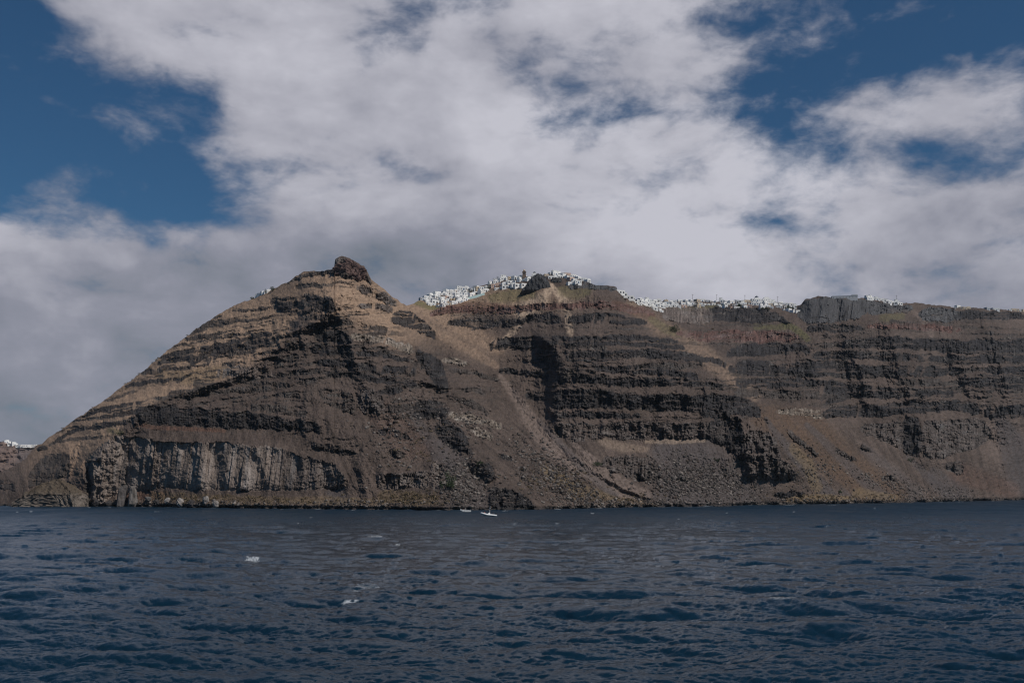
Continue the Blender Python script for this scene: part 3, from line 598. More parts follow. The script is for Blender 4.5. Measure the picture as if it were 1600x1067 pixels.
for i, e in enumerate(EL):
    rp = N(nt, 'ShaderNodeValToRGB'); L(nt, u, rp.inputs[0]); cr_ = rp.color_ramp; cr_.interpolation = 'B_SPLINE' if False else 'LINEAR'
    for j, a in enumerate(AZ):
        X = 800 + F * math.tan(a); Yp = HOR - math.tan(e) * math.hypot(F, X - 800)
        c = lut(cov, np.arange(26) * 64, np.arange(13) * 60, X, Yp); b_ = lut(bri, np.arange(13) * 133.4, BY, X, Yp)
        p = j / (len(AZ) - 1)
        if j == 0: s = cr_.elements[0]; s.position = 0
        elif j == len(AZ) - 1: s = cr_.elements[len(cr_.elements) - 1]; s.position = 1
        else: s = cr_.elements.new(p)
        s.color = (c, b_, 0, 1)
    if prev is None: prev = rp.outputs[0]
    else:
        tfac = N(nt, 'ShaderNodeMapRange'); tfac.interpolation_type = 'LINEAR'; L(nt, el, tfac.inputs[0]); tfac.inputs[1].default_value = float(EL[i - 1]); tfac.inputs[2].default_value = float(e)
        mx = N(nt, 'ShaderNodeMix'); mx.data_type = 'RGBA'; L(nt, tfac.outputs[0], mx.inputs[0]); L(nt, prev, mx.inputs[6]); L(nt, rp.outputs[0], mx.inputs[7]); prev = mx.outputs[2]
# beyond the surveyed part of the sky: loose broken cloud
inside = math_(nt, 'MULTIPLY', math_(nt, 'SUBTRACT', 1.0, math_(nt, 'MULTIPLY', math_(nt, 'SUBTRACT', math_(nt, 'ABSOLUTE', az), math.radians(30)), 6.0, clamp=True), clamp=True),
               math_(nt, 'SUBTRACT', 1.0, math_(nt, 'MULTIPLY', math_(nt, 'SUBTRACT', el, math.radians(27)), 6.0, clamp=True), clamp=True))
mx = N(nt, 'ShaderNodeMix'); mx.data_type = 'RGBA'; L(nt, inside, mx.inputs[0]); mx.inputs[6].default_value = (.14, .6, 0, 1); L(nt, prev, mx.inputs[7])
ss = N(nt, 'ShaderNodeSeparateColor'); L(nt, mx.outputs[2], ss.inputs[0])
mp2 = N(nt, 'ShaderNodeMapping'); mp2.inputs['Scale'].default_value = (1, 1, 1.9); mp2.inputs['Rotation'].default_value = (0, math.radians(-14), 0); L(nt, D, mp2.inputs['Vector'])
n1_ = noise(nt, mp2.outputs[0], 9, 9, .56, .2); n5_ = noise(nt, mp2.outputs[0], 27, 6, .62, .3); n2_ = noise(nt, mp2.outputs[0], 3.3, 5, .5, .2)
dens = math_(nt, 'ADD', ss.outputs[0], math_(nt, 'ADD', math_(nt, 'MULTIPLY', math_(nt, 'SUBTRACT', n1_, .5), 1.9), math_(nt, 'MULTIPLY', math_(nt, 'SUBTRACT', n5_, .5), .75)))
al = N(nt, 'ShaderNodeMapRange'); al.interpolation_type = 'SMOOTHSTEP'; L(nt, dens, al.inputs[0]); al.inputs[1].default_value = .24; al.inputs[2].default_value = .90; al.inputs[4].default_value = .97
# relief of the cloud: thicker than its neighbour towards the sun = bright side, else shaded
off = N(nt, 'ShaderNodeVectorMath'); off.operation = 'ADD'; L(nt, mp2.outputs[0], off.inputs[0]); off.inputs[1].default_value = (.022, 0, .045)
n3_ = noise(nt, off.outputs[0], 9, 6, .56, .2)
off2 = N(nt, 'ShaderNodeVectorMath'); off2.operation = 'ADD'; L(nt, mp2.outputs[0], off2.inputs[0]); off2.inputs[1].default_value = (.05, 0, .11)
n4_ = noise(nt, off2.outputs[0], 3.3, 5, .5, .2)
rel = math_(nt, 'ADD', math_(nt, 'MULTIPLY', math_(nt, 'SUBTRACT', n5_, .5), .13), math_(nt, 'ADD', math_(nt, 'MULTIPLY', math_(nt, 'SUBTRACT', n1_, n3_), .8), math_(nt, 'MULTIPLY', math_(nt, 'SUBTRACT', n2_, n4_), .9)))
br = math_(nt, 'ADD', math_(nt, 'MULTIPLY', ss.outputs[1], .80), math_(nt, 'ADD', math_(nt, 'MULTIPLY', math_(nt, 'SUBTRACT', n2_, .5), .55), math_(nt, 'ADD', rel, math_(nt, 'MULTIPLY', math_(nt, 'SUBTRACT', n1_, .5), .25))))
cl = N(nt, 'ShaderNodeValToRGB'); L(nt, br, cl.inputs[0])
e = cl.color_ramp.elements; e[0].position = 0; e[0].color = (2.6, 2.95, 3.55, 1); e[1].position = 1.0; e[1].color = (8.8, 8.75, 9.7, 1)
k_ = e.new(.42); k_.color = (4.4, 4.5, 5.4, 1)
k2_ = e.new(.68); k2_.color = (6.5, 6.5, 7.4, 1)
tint = N(nt, 'ShaderNodeVectorMath'); tint.operation = 'MULTIPLY'; L(nt, sky.outputs[0], tint.inputs[0]); tint.inputs[1].default_value = (.30, .55, .70)
fin = N(nt, 'ShaderNodeMix'); fin.data_type = 'RGBA'; L(nt, al.outputs[0], fin.inputs[0]); L(nt, tint.outputs[0], fin.inputs[6]); L(nt, cl.outputs[0], fin.inputs[7])
L(nt, fin.outputs[2], bg.inputs['Color'])

# ------------------------------------------------------------------ camera
cam = bpy.data.cameras.new('camera'); co = bpy.data.objects.new('camera', cam); COL.objects.link(co)
co.location = (0, 0, CAMH); co.rotation_euler = (math.pi / 2, 0, 0)
cam.sensor_fit = 'HORIZONTAL'; cam.sensor_width = 36; cam.lens = 36 * F / 1600
cam.shift_y = (HOR - 533.5) / 1600
cam.clip_start = .5; cam.clip_end = 80000
scene.camera = co
vs = scene.view_settings; vs.view_transform = 'Standard'; vs.look = 'None'; vs.gamma = 1; vs.exposure = -.65; vs.use_curve_mapping = False
scene.cycles.filter_width = 1.2; scene.cycles.max_bounces = 4; scene.cycles.diffuse_bounces = 2; scene.cycles.glossy_bounces = 3; scene.cycles.volume_bounces = 0
# ------------------------------------------------------------------ helpers for things
def plain(name, col, rough=.8, var=.12, scale=1.5):
    m, nt, b = nodes_of(name)
    tcn = N(nt, 'ShaderNodeTexCoord')
    f = noise(nt, tcn.outputs['Object'], scale, 4, .6)
    mr = N(nt, 'ShaderNodeMapRange'); L(nt, f, mr.inputs[0]); mr.inputs[1].default_value = .3; mr.inputs[2].default_value = .7; mr.inputs[3].default_value = 1 - var; mr.inputs[4].default_value = 1 + var
    v = N(nt, 'ShaderNodeVectorMath'); v.operation = 'SCALE'; v.inputs[0].default_value = col; L(nt, mr.outputs[0], v.inputs['Scale'])
    L(nt, v.outputs[0], b.inputs['Base Color']); b.inputs['Roughness'].default_value = rough
    return m
WHITE = plain('white_plaster', (.80, .79, .77), .8, .06); CREAM = plain('cream_plaster', (.52, .42, .31), .8, .08); PINK = plain('pale_pink_plaster', (.50, .36, .29), .8, .08)
GREYW = plain('grey_plaster', (.40, .41, .43), .8, .08); STONE = plain('brown_stone', (.16, .11, .085), .9, .3); DARK = plain('dark_opening', (.035, .04, .05), .5, .1)
DOMEB = plain('dark_dome_paint', (.04, .05, .075), .5, .1); BLUE = plain('blue_paint', (.06, .12, .22), .6, .1); TURQ = plain('pale_turquoise_paint', (.42, .56, .56), .8, .08); WOODM = plain('weathered_wood', (.10, .08, .065), .9, .2)
BOATW = plain('white_gelcoat', (.75, .75, .74), .35, .03); TUBE = plain('white_rubber', (.68, .69, .70), .5, .04); BLACKM = plain('black_plastic', (.02, .02, .022), .5, .1); DECK = plain('grey_deck', (.28, .27, .26), .7, .1)
SKIN = plain('skin', (.42, .25, .17), .6, .05); REDC = plain('red_cloth', (.45, .05, .04), .8, .08); DARKC = plain('dark_cloth', (.03, .035, .05), .85, .1); HAIR = plain('dark_hair', (.025, .018, .014), .7, .1); ORANGE = plain('orange_plastic', (.6, .16, .04), .5, .05)

def bm_box(bm, x0, x1, y0, y1, z0, z1, taper=0):
    vs_ = [bm.verts.new((x + (taper if z == z1 else 0) * (1 if x == x0 else -1), y + (taper if z == z1 else 0) * (1 if y == y0 else -1), z)) for z in (z0, z1) for y in (y0, y1) for x in (x0, x1)]
    for f in ((0, 2, 3, 1), (4, 5, 7, 6), (0, 1, 5, 4), (2, 6, 7, 3), (0, 4, 6, 2), (1, 3, 7, 5)):
        bm.faces.new([vs_[i] for i in f])
def bm_tube(bm, pts, rad, seg=8, cap=True):
    rings = []
    for i, p in enumerate(pts):
        p = Vector(p); a = Vector(pts[max(i - 1, 0)]); b = Vector(pts[min(i + 1, len(pts) - 1)])
        d = (b - a).normalized(); up = Vector((0, 0, 1)) if abs(d.z) < .9 else Vector((1, 0, 0))
        s = d.cross(up).normalized(); u_ = s.cross(d)
        r = rad[i] if isinstance(rad, (list, tuple)) else rad
        rings.append([bm.verts.new(p + (s * math.cos(2 * math.pi * k / seg) + u_ * math.sin(2 * math.pi * k / seg)) * r) for k in range(seg)])
    for a, b in zip(rings, rings[1:]):
        for k in range(seg): bm.faces.new((a[k], a[(k + 1) % seg], b[(k + 1) % seg], b[k]))
    if cap:
        bm.faces.new(rings[0][::-1]); bm.faces.new(rings[-1])
def bm_dome(bm, cx_, cy_, z, r, h=None, seg=14, rings=5):
    h = h or r; prev = None
    for i in range(rings + 1):
        a = math.pi / 2 * i / rings
        if i == rings:
            top = bm.verts.new((cx_, cy_, z + h))
            for k in range(seg): bm.faces.new((prev[k], prev[(k + 1) % seg], top))
        else:
            rg = [bm.verts.new((cx_ + r * math.cos(a) * math.cos(2 * math.pi * k / seg), cy_ + r * math.cos(a) * math.sin(2 * math.pi * k / seg), z + h * math.sin(a))) for k in range(seg)]
            if prev:
                for k in range(seg): bm.faces.new((prev[k], prev[(k + 1) % seg], rg[(k + 1) % seg], rg[k]))
            prev = rg
def mesh_of(name, build, smooth_=False):
    bm = bmesh.new(); build(bm); bmesh.ops.recalc_face_normals(bm, faces=bm.faces)
    me_ = bpy.data.meshes.new(name); bm.to_mesh(me_); bm.free()
    if smooth_: me_.polygons.foreach_set('use_smooth', [True] * len(me_.polygons))
    return me_
def obj(name, me_, mat, parent=None, loc=(0, 0, 0)):
    o = bpy.data.objects.new(name, me_); COL.objects.link(o)
    if mat is not None and len(me_.materials) == 0: me_.materials.append(mat)
    if parent is not None: o.parent = parent
    o.location = loc
    return o
def tag(o, label, cat, group=None, kind=None):
    o['label'] = label; o['category'] = cat
    if group: o['group'] = group
    if kind: o['kind'] = kind
    return o
def copy_tree(o):
    c = o.copy(); COL.objects.link(c)
    for ch in list(o.children):
        d = ch.copy(); COL.objects.link(d); d.parent = c
    return c

# ------------------------------------------------------------------ village houses
# one prototype of each kind: the house mesh is the thing, its openings and roof pieces are its parts
def wall_block(w, d, h, par=.25):
    def f(bm):
        bm_box(bm, -w / 2, w / 2, -d / 2, d / 2, -2.5, h)
        t_ = .22
        bm_box(bm, -w / 2, w / 2, -d / 2, -d / 2 + t_, h, h + par); bm_box(bm, -w / 2, w / 2, d / 2 - t_, d / 2, h, h + par)
        bm_box(bm, -w / 2, -w / 2 + t_, -d / 2 + t_, d / 2 - t_, h, h + par); bm_box(bm, w / 2 - t_, w / 2, -d / 2 + t_, d / 2 - t_, h, h + par)
    return f
def opening(w, h):
    return lambda bm: bm_box(bm, -w / 2, w / 2, -.05, .05, 0, h)
def vault(w, d, r):
    def f(bm):
        seg = 9; rings = []
        for y in (-d / 2, d / 2):
            rings.append([bm.verts.new((-w / 2 * math.cos(math.pi * k / seg), y, r * math.sin(math.pi * k / seg))) for k in range(seg + 1)])
        for k in range(seg): bm.faces.new((rings[0][k], rings[0][k + 1], rings[1][k + 1], rings[1][k]))
        bm.faces.new(rings[0]); bm.faces.new(rings[1][::-1])
    return f
WIN = mesh_of('window', opening(.7, .85)); WIN.materials.append(DARK)
DOOR = mesh_of('door', opening(.9, 1.9)); DOOR.materials.append(BLUE)
DOORD = mesh_of('door', opening(.95, 1.9)); DOORD.materials.append(DARK)
ARCH = mesh_of('terrace_opening', opening(1.5, 1.7)); ARCH.materials.append(DARK)
PROTOS = {}
def proto(key, word, body, mat, parts):
    o = obj('house', body, mat)
    for nm, me_, mt, loc, rz in parts:
        c = obj(nm, me_, mt, o, loc); c.rotation_euler.z = rz
    PROTOS[key] = (o, word)
    o.location = (0, -500, -60)
    return o
HP = math.pi / 2
for key, mat, word in (('flat', WHITE, 'white flat-roofed house'), ('cream', CREAM, 'cream flat-roofed house'), ('grey', GREYW, 'grey flat-roofed house'), ('pink', PINK, 'pinkish flat-roofed house')):
    proto(key, word, mesh_of('house', wall_block(5.6, 5, 3.3)), mat, [('window', WIN, None, (-1.7, -2.51, 1.2), 0), ('door', DOOR, None, (.1, -2.51, .05), 0), ('window', WIN, None, (1.8, -2.51, 1.2), 0), ('window', WIN, None, (2.81, .3, 1.2), HP)])
proto('vault', 'white barrel-vaulted house', mesh_of('house', lambda bm: bm_box(bm, -2.3, 2.3, -3.2, 3.2, -2.5, 2.5)), WHITE,
      [('vaulted_roof', mesh_of('vaulted_roof', vault(4.6, 6.4, 1.5)), WHITE, (0, 0, 2.5), 0), ('door', DOORD, None, (0, -3.21, .05), 0), ('window', WIN, None, (-1.4, -3.21, 1.0), 0), ('window', WIN, None, (1.4, -3.21, 1.0), 0)])
def two(bm):
    wall_block(6.4, 5.2, 3.0)(bm); bm_box(bm, -2.9, .9, -1.2, 2.4, 3.0, 5.6); bm_box(bm, -3.0, 1.0, -1.3, 2.5, 5.6, 5.8)
proto('two', 'white two-storey house', mesh_of('house', two), WHITE, [('window', WIN, None, (-2, -2.61, 1.1), 0), ('door', DOOR, None, (0, -2.61, .05), 0), ('window', WIN, None, (2.1, -2.61, 1.1), 0), ('window', WIN, None, (-1.9, -1.21, 4.0), 0), ('window', WIN, None, (3.21, 0, 1.2), HP)])
proto('terr', 'white terraced house', mesh_of('house', wall_block(8.6, 4.6, 2.9, .5)), WHITE, [('terrace_opening', ARCH, None, (x, -2.31, .25), 0) for x in (-2.9, 0, 2.9)])
proto('small', 'small white cube house', mesh_of('house', wall_block(3.8, 3.8, 2.8, .2)), WHITE, [('door', DOORD, None, (-.6, -1.91, .05), 0), ('window', WIN, None, (1.0, -1.91, 1.0), 0), ('chimney', mesh_of('chimney', lambda bm: bm_box(bm, -.3, .3, -.3, .3, 0, .9)), WHITE, (1.1, 1.0, 2.9), 0)])

ORD = ['first', 'second', 'third', 'fourth', 'fifth', 'sixth', 'seventh', 'eighth', 'ninth', 'tenth', 'eleventh', 'twelfth', 'thirteenth', 'fourteenth', 'fifteenth', 'sixteenth', 'seventeenth', 'eighteenth', 'nineteenth', 'twentieth',
       'twenty-first', 'twenty-second', 'twenty-third', 'twenty-fourth', 'twenty-fifth', 'twenty-sixth', 'twenty-seventh', 'twenty-eighth', 'twenty-ninth', 'thirtieth', 'thirty-first', 'thirty-second']
used_proto = set()
hr = random.Random(11)
KINDS_MAIN = ['flat'] * 7 + ['small'] * 5 + ['vault'] * 4 + ['two'] * 4 + ['cream'] * 2 + ['terr'] * 2 + ['grey'] + ['pink']
nhouse = 0
def house_row(pts, n, phrase, group, kinds=KINDS_MAIN, at=ground_at, sc_=(.8, 1.15), jit=1.2, sink=.4, yaw=30):
    global nhouse
    P = np.array(pts, float); cum = np.concatenate([[0], np.cumsum(np.hypot(*np.diff(P, axis=0).T))])
    for i in range(n):
        s = (i + .5 + hr.uniform(-.22, .22)) / n * cum[-1]
        x = float(np.interp(s, cum, P[:, 0])); y = float(np.interp(s, cum, P[:, 1])) + hr.uniform(-jit, jit)
        k = hr.choice(kinds); src, word = PROTOS[k]
        o = src if k not in used_proto else copy_tree(src)
        used_proto.add(k)
        p = at(x, y) if at is ground_at else at(x)
        o.location = (p.x, p.y + 1.5, p.z - sink); o.rotation_euler = (0, 0, math.radians(hr.uniform(28 - yaw, 28 + yaw) - math.degrees(math.atan2(p.x, p.y))))
        q = hr.uniform(*sc_); o.scale = (q * hr.uniform(.95, 1.4), q * hr.uniform(.85, 1.15), q * hr.uniform(.8, 1.0))
        tag(o, f'{word}, {ORD[i]} {phrase}', 'house', group)
        nhouse += 1
G1 = 'white houses of the hillside village above the saddle'
house_row([(657,471),(668,463),(690,457),(712,455),(733,452),(748,449)], 14, 'from the saddle along the hillside skyline', G1)
house_row([(664,470),(685,463),(712,460),(742,455),(762,449)], 17, 'from the saddle in the second hillside row', G1)
house_row([(664,474),(686,468),(712,465),(740,460),(762,454)], 17, 'from the saddle in the third hillside row', G1)
house_row([(668,477),(690,473),(712,469),(738,463)], 14, 'from the saddle in the fourth hillside row', G1)
house_row([(682,480),(700,477),(718,473),(728,470)], 8, 'from the saddle in the lowest hillside row', G1)
G2 = 'white houses beside the dark crag'
house_row([(764,445),(780,440),(800,436),(822,433)], 11, 'along the skyline row ending at the dark crag', G2)
house_row([(764,449),(784,445),(806,441),(828,438)], 10, 'along the middle row ending at the dark crag', G2)
house_row([(772,454),(790,450),(808,448),(824,446)], 6, 'along the lowest row ending at the dark crag', G2, ['terr', 'terr', 'flat', 'two'])
G3 = 'white houses on the summit beyond the dark crag'
house_row([(852,431),(868,429),(880,429),(896,433),(908,438),(920,442)], 15, 'from the dark crag along the summit skyline', G3)
house_row([(860,435),(874,433),(886,435),(900,439)], 8, 'from the dark crag below the summit skyline', G3)
house_row([(886,446),(896,444),(906,442)], 3, 'on the shoulder above the black rock', G3, ['two', 'flat'])
G4 = 'white houses along the plateau rim'
house_row([(966,457),(976,463),(986,468)], 5, 'down the slope joining ridge and plateau', G4, ['flat', 'small', 'terr'])
house_row([(986,468),(1010,472),(1050,472),(1100,472),(1150,473),(1180,472),(1205,473),(1246,479)], 32, 'from the brown ridge along the plateau skyline', G4, sc_=(.85, 1.15))
house_row([(990,471),(1012,475),(1050,476),(1100,476),(1150,477),(1190,476),(1220,479),(1248,484)], 32, 'from the brown ridge in the second plateau row', G4, sc_=(.85, 1.2))
house_row([(1004,477),(1030,480),(1054,480),(1070,479)], 10, 'from the brown ridge in the third plateau row', G4)
house_row([(1075,479),(1100,479)], 4, 'from the pale cliff in the third plateau row', G4, sc_=(.85, 1.15))
house_row([(1188,479),(1210,481)], 4, 'below the stepped mansion', G4, ['flat', 'two', 'terr'], sc_=(.85, 1.15))
house_row([(992,474),(1016,477),(1060,478)], 13, 'from the brown ridge between second and third row', G4, ['small', 'flat', 'vault'])
house_row([(1018,483),(1036,487)], 3, 'from the brown ridge in the lowest plateau row', G4)
house_row([(1120,479),(1150,482),(1176,480)], 6, 'from the gully right above the black cliff', G4, ['flat', 'terr', 'pink', 'two'])
house_row([(1214,481),(1232,486),(1250,488)], 5, 'in the row descending to the big crag', G4, ['flat', 'terr', 'small'])
G5 = 'houses on the crag top towards the far cliff end'
house_row([(1354,467),(1372,469),(1390,472),(1404,474)], 10, 'along the crag top past the long building', G5, ['flat', 'small', 'two', 'grey'])
house_row([(1380,473),(1398,475),(1412,477)], 5, 'in the lower row on the crag top', G5, ['flat', 'small', 'terr'])
house_row([(1490,481),(1502,482),(1516,483)], 5, 'in the lone group past the second crag', G5, ['flat', 'small', 'cream'])
house_row([(1540,483),(1552,484),(1562,484)], 3, 'in the short row on the far rim', G5, ['grey', 'flat'])
house_row([(1576,485),(1590,485),(1606,487)], 6, 'in the last group at the cliff end', G5, ['flat', 'cream', 'grey', 'small'])
G6 = 'houses on the shoulder of the pointed headland'
house_row([(401,463.2),(407,460),(413,459),(420,456.5)], 5, 'up the bare shoulder of the pointed headland', G6, ['vault', 'small', 'flat'], sink=.8)
G7 = 'white houses of the far-off town'
house_row([(8,0),(24,0)], 9, 'down the slope of the far-off town', G7, ['flat', 'two', 'terr'], far_at, (1.3, 2.0), 0, .5, 30)
house_row([(25,0),(58,0)], 15, 'along the level rim of the far-off town', G7, ['flat', 'terr', 'terr'], far_at, (1.2, 1.7), 0, .5, 30)

# the long low building on the big crag
def long_building(bm):
    bm_box(bm, -17, 15, -3, 3, -3, 3.4); bm_box(bm, -17.2, 15.2, -3.2, 3.2, 3.4, 3.75); bm_box(bm, 8, 15, -2.6, 2.6, 3.75, 5.2)
p = ground_at(1322, 466)
t_ = obj('long_building', mesh_of('long_building', long_building), GREYW, None, (p.x, p.y + 4, p.z - .3)); t_.rotation_euler.z = math.radians(-8)
for k in range(8): obj('window', WIN, None, t_, (-15 + k * 4, -3.03, 1.2))
tag(t_, 'long low grey building with a flat roof on top of the big crag', 'building')
# tower, churches, wall
p = ground_at(819, 434)
t_ = obj('bell_tower', mesh_of('bell_tower', lambda bm: (bm_box(bm, -2.1, 2.1, -2.1, 2.1, -3, 6.5, .25), bm_box(bm, -2.2, 2.2, -2.2, 2.2, 6.5, 6.9), bm_box(bm, -1.5, 1.5, -1.5, 1.5, 6.9, 8.4, .3))), STONE, None, (p.x, p.y + 3, p.z))
obj('cupola', mesh_of('cupola', lambda bm: bm_dome(bm, 0, 0, 0, 1.2, 1.3)), CREAM, t_, (0, 0, 8.4)); obj('belfry_opening', mesh_of('belfry_opening', opening(1.2, 1.8)), DARK, t_, (0, -2.06, 4.2))
tag(t_, 'brown stone bell tower standing above the white roofs beside the dark crag', 'tower')
def church(x, y, label, s=1.0, dome=DOMEB, body=WHITE):
    p = ground_at(x, y)
    o = obj('church', mesh_of('church', lambda bm: (bm_box(bm, -4, 4, -5, 5, -3, 4.2), bm_box(bm, -2.4, 2.4, -2.4, 2.4, 4.2, 5.8))), body, None, (p.x, p.y + 5, p.z - .3)); o.scale = (s, s, s)
    obj('dome', mesh_of('dome', lambda bm: bm_dome(bm, 0, 0, 0, 2.3, 2.4), True), dome, o, (0, 0, 5.8))
    obj('cross', mesh_of('cross', lambda bm: (bm_box(bm, -.08, .08, -.08, .08, 0, 1.2), bm_box(bm, -.35, -.081, -.07, .07, .7, .86), bm_box(bm, .081, .35, -.07, .07, .7, .86))), body, o, (0, 0, 8.15))
    obj('door', mesh_of('door', opening(1.5, 2.6)), BLUE, o, (0, -5.02, 0))
    for xx in (-2.4, 2.4): obj('window', WIN, None, o, (xx, -5.02, 1.8))
    return tag(o, label, 'church')
church(835, 432, 'white church with a dark dome right behind the dark crag', .8)
church(1184, 472, 'white church with a tall dark dome, highest roof on the plateau rim', 1.15)
church(1042, 473, 'smaller white church with a dark dome among the plateau houses', .7)
p = ground_at(1199, 474)
t_ = obj('stepped_mansion', mesh_of('stepped_mansion', lambda bm: (bm_box(bm, -8, 8, -4, 4, -3, 3.6), bm_box(bm, -5.5, 6, -2.5, 3.5, 3.6, 6.8), bm_box(bm, -3, 3, -1, 3, 6.8, 9.2))), WHITE, None, (p.x, p.y + 5, p.z))
for k in range(5): obj('window', WIN, None, t_, (-6 + k * 3, -4.02, 1.1))
for k in range(3): obj('window', WIN, None, t_, (-3.5 + k * 3.2, -2.52, 4.6))
tag(t_, 'large stepped white mansion of three storeys next to the domed church', 'mansion')
a = ground_at(728, 469); b_ = ground_at(757, 461)
def ribbon(bm):
    d = (b_ - a); n_ = Vector((d.y, -d.x, 0)).normalized() * .5
    v_ = [bm.verts.new(q) for q in (a - n_ - Vector((0, 0, 2)), a + n_ - Vector((0, 0, 2)), b_ + n_ - Vector((0, 0, 2)), b_ - n_ - Vector((0, 0, 2)), a - n_ + Vector((0, 0, 2.4)), a + n_ + Vector((0, 0, 2.4)), b_ + n_ + Vector((0, 0, 2.4)), b_ - n_ + Vector((0, 0, 2.4)))]
    for f in ((3, 2, 1, 0), (4, 5, 6, 7), (0, 1, 5, 4), (1, 2, 6, 5), (2, 3, 7, 6), (3, 0, 4, 7)): bm.faces.new([v_[i] for i in f])
tag(obj('retaining_wall', mesh_of('retaining_wall', ribbon), TURQ), 'pale turquoise terrace wall along the foot of the hillside village', 'wall')
# utility poles on the skyline
pole_me = mesh_of('utility_pole', lambda bm: bm_tube(bm, [(0, 0, -1), (0, 0, 11)], [.22, .14], 8)); arm_me = mesh_of('crossarm', lambda bm: bm_box(bm, -1.2, 1.2, -.1, .1, 0, .2))
for x, y, lab in ((1165, 473, 'thin dark pole between plateau houses just before the domed church'), (1121, 472, 'thin dark pole on the plateau skyline above the gully'), (1083, 472, 'thin dark pole on the plateau skyline amid dense houses'), (1216, 475, 'thin dark pole just past the stepped white mansion'), (1402, 473, 'lone thin dark pole on the crag top past the long building')):
    p = ground_at(x, y); o = obj('utility_pole', pole_me, WOODM, None, (p.x, p.y + 3, p.z)); obj('crossarm', arm_me, WOODM, o, (0, -.15, 9.8)); tag(o, lab, 'pole', 'utility poles on the skyline')

# ------------------------------------------------------------------ rocks
def ico(sub):
    bm = bmesh.new(); bmesh.ops.create_icosphere(bm, subdivisions=sub, radius=1); 
    v_ = np.array([v.co[:] for v in bm.verts]); f_ = np.array([[q.index for q in f.verts] for f in bm.faces]); bm.free(); return v_, f_
def rock_mesh(name, size, seed, amp=.28, sub=5, flat=0., col=(.10, .09, .085), vert=0.):
    v_, f_ = ico(sub); n = v_ / np.linalg.norm(v_, axis=1, keepdims=True)
    if vert == 2:
        q1 = n[:, 0] * 2.4; lean = .25 * n[:, 2]
        d = amp * (1.1 * fbm(n[:, 0] * 1.1 + seed, n[:, 2] * 1.1 + n[:, 1], 2, seed) - .75 * ridged(q1 * 1.5 + lean + seed, n[:, 2] * .5, 3, seed + 1, .55) + .25 * fbm(q1 * 6, n[:, 2] * 3, 3, seed + 2))
    else: d = amp * (fbm(n[:, 0] * 1.5 + seed, n[:, 2] * 1.5 + n[:, 1] * 1.3, 4, seed % 50) * 1.4 + .6 * ridged(n[:, 0] * 3.2 + n[:, 1] * 2.1 + seed, n[:, 2] * (1.0 if vert else 2.8), 3, 3 + seed % 40) * .5)
    if vert != 2: d += amp * .25 * np.round(3 * fbm(n[:, 0] * 4 + n[:, 1] * 3, n[:, 2] * 2 + seed, 2, 7))
    v_ = n * (1 + d)[:, None]
    p_ = 1 - flat * .4
    v_ = np.sign(v_) * np.abs(v_) ** p_
    v_ = v_ * np.array(size)
    me_ = bpy.data.meshes.new(name); me_.from_pydata(v_.tolist(), [], f_.tolist()); me_.update()
    c = np.array(col) * np.clip(1 + .6 * fbm(v_[:, 0] / 2.5 + v_[:, 1] / 3, v_[:, 2] / (9 if vert else 3), 4, 70 + seed % 9), .35, 2)[:, None]
    a_ = me_.attributes.new('albedo', 'FLOAT_COLOR', 'POINT'); a_.data.foreach_set('color', np.concatenate([c, np.ones((len(c), 1))], 1).reshape(-1).astype(np.float32))
    r_ = me_.attributes.new('rockiness', 'FLOAT', 'POINT'); r_.data.foreach_set('value', np.ones(len(c), np.float32))
    return me_
def hull_rock(name, outline, depth, seed, col, dsc=1.0, front=None, top=None):
    r = random.Random(seed); bm = bmesh.new()
    for x, z in outline:
        for y, k in ((-depth, .62), (-depth * .55, .93), (0, 1.0), (depth, .85)) if front is None else ((-depth, .95), (-depth * .2, 1.0), (depth, .9)):
            zf = z if front is None or y > -depth * .5 else min(z, front + r.uniform(-1.5, 1.5))
            bm.verts.new((x * k + r.uniform(-.9, .9), y + r.uniform(-1.5, 1.5), zf * k + r.uniform(-.8, .8)))
    bmesh.ops.convex_hull(bm, input=bm.verts); 
    bmesh.ops.delete(bm, geom=[v for v in bm.verts if not v.link_faces], context='VERTS')
    for _ in range(4): bmesh.ops.subdivide_edges(bm, edges=bm.edges, cuts=1, use_grid_fill=True)
    bmesh.ops.triangulate(bm, faces=bm.faces); bm.normal_update()
    co_ = np.array([v.co[:] for v in bm.verts]); nn = np.array([v.normal[:] for v in bm.verts])
    d_ = 1.1 * fbm(co_[:, 0] / 3.2 + seed, co_[:, 2] / 11 + co_[:, 1] / 9, 3, 33) - .9 * ridged(co_[:, 0] / 4.5 + co_[:, 2] / 14 + seed, co_[:, 2] / 16 + co_[:, 1] / 12, 2, 34) + .5 * fbm(co_[:, 0] / 1.2, co_[:, 2] / 1.8 + co_[:, 1] / 2, 3, 35)
    co_ = co_ + nn * d_[:, None] * dsc
    for v, q_ in zip(bm.verts, co_): v.co = q_
    me_ = bpy.data.meshes.new(name); bm.to_mesh(me_); bm.free()
    c = np.array(col) * np.clip(1 + 1.0 * fbm(co_[:, 0] / 1.6, co_[:, 2] / 9, 3, 36) + .4 * fbm(co_[:, 0] / 6, co_[:, 2] / 6, 3, 37), .4, 2.2)[:, None]
    if top is not None:
        mt_ = smooth(-2, 2.5, co_[:, 2] - top - 1.5 * fbm(co_[:, 0] / 4, co_[:, 1] / 4, 3, 38))[:, None]; c = c * (1 - mt_) + np.array((.095, .074, .055)) * mt_
    a_ = me_.attributes.new('albedo', 'FLOAT_COLOR', 'POINT'); a_.data.foreach_set('color', np.concatenate([c, np.ones((len(c), 1))], 1).reshape(-1).astype(np.float32))
    r_ = me_.attributes.new('rockiness', 'FLOAT', 'POINT'); r_.data.foreach_set('value', np.ones(len(c), np.float32))
    return me_
p = ground_at(838, 452)
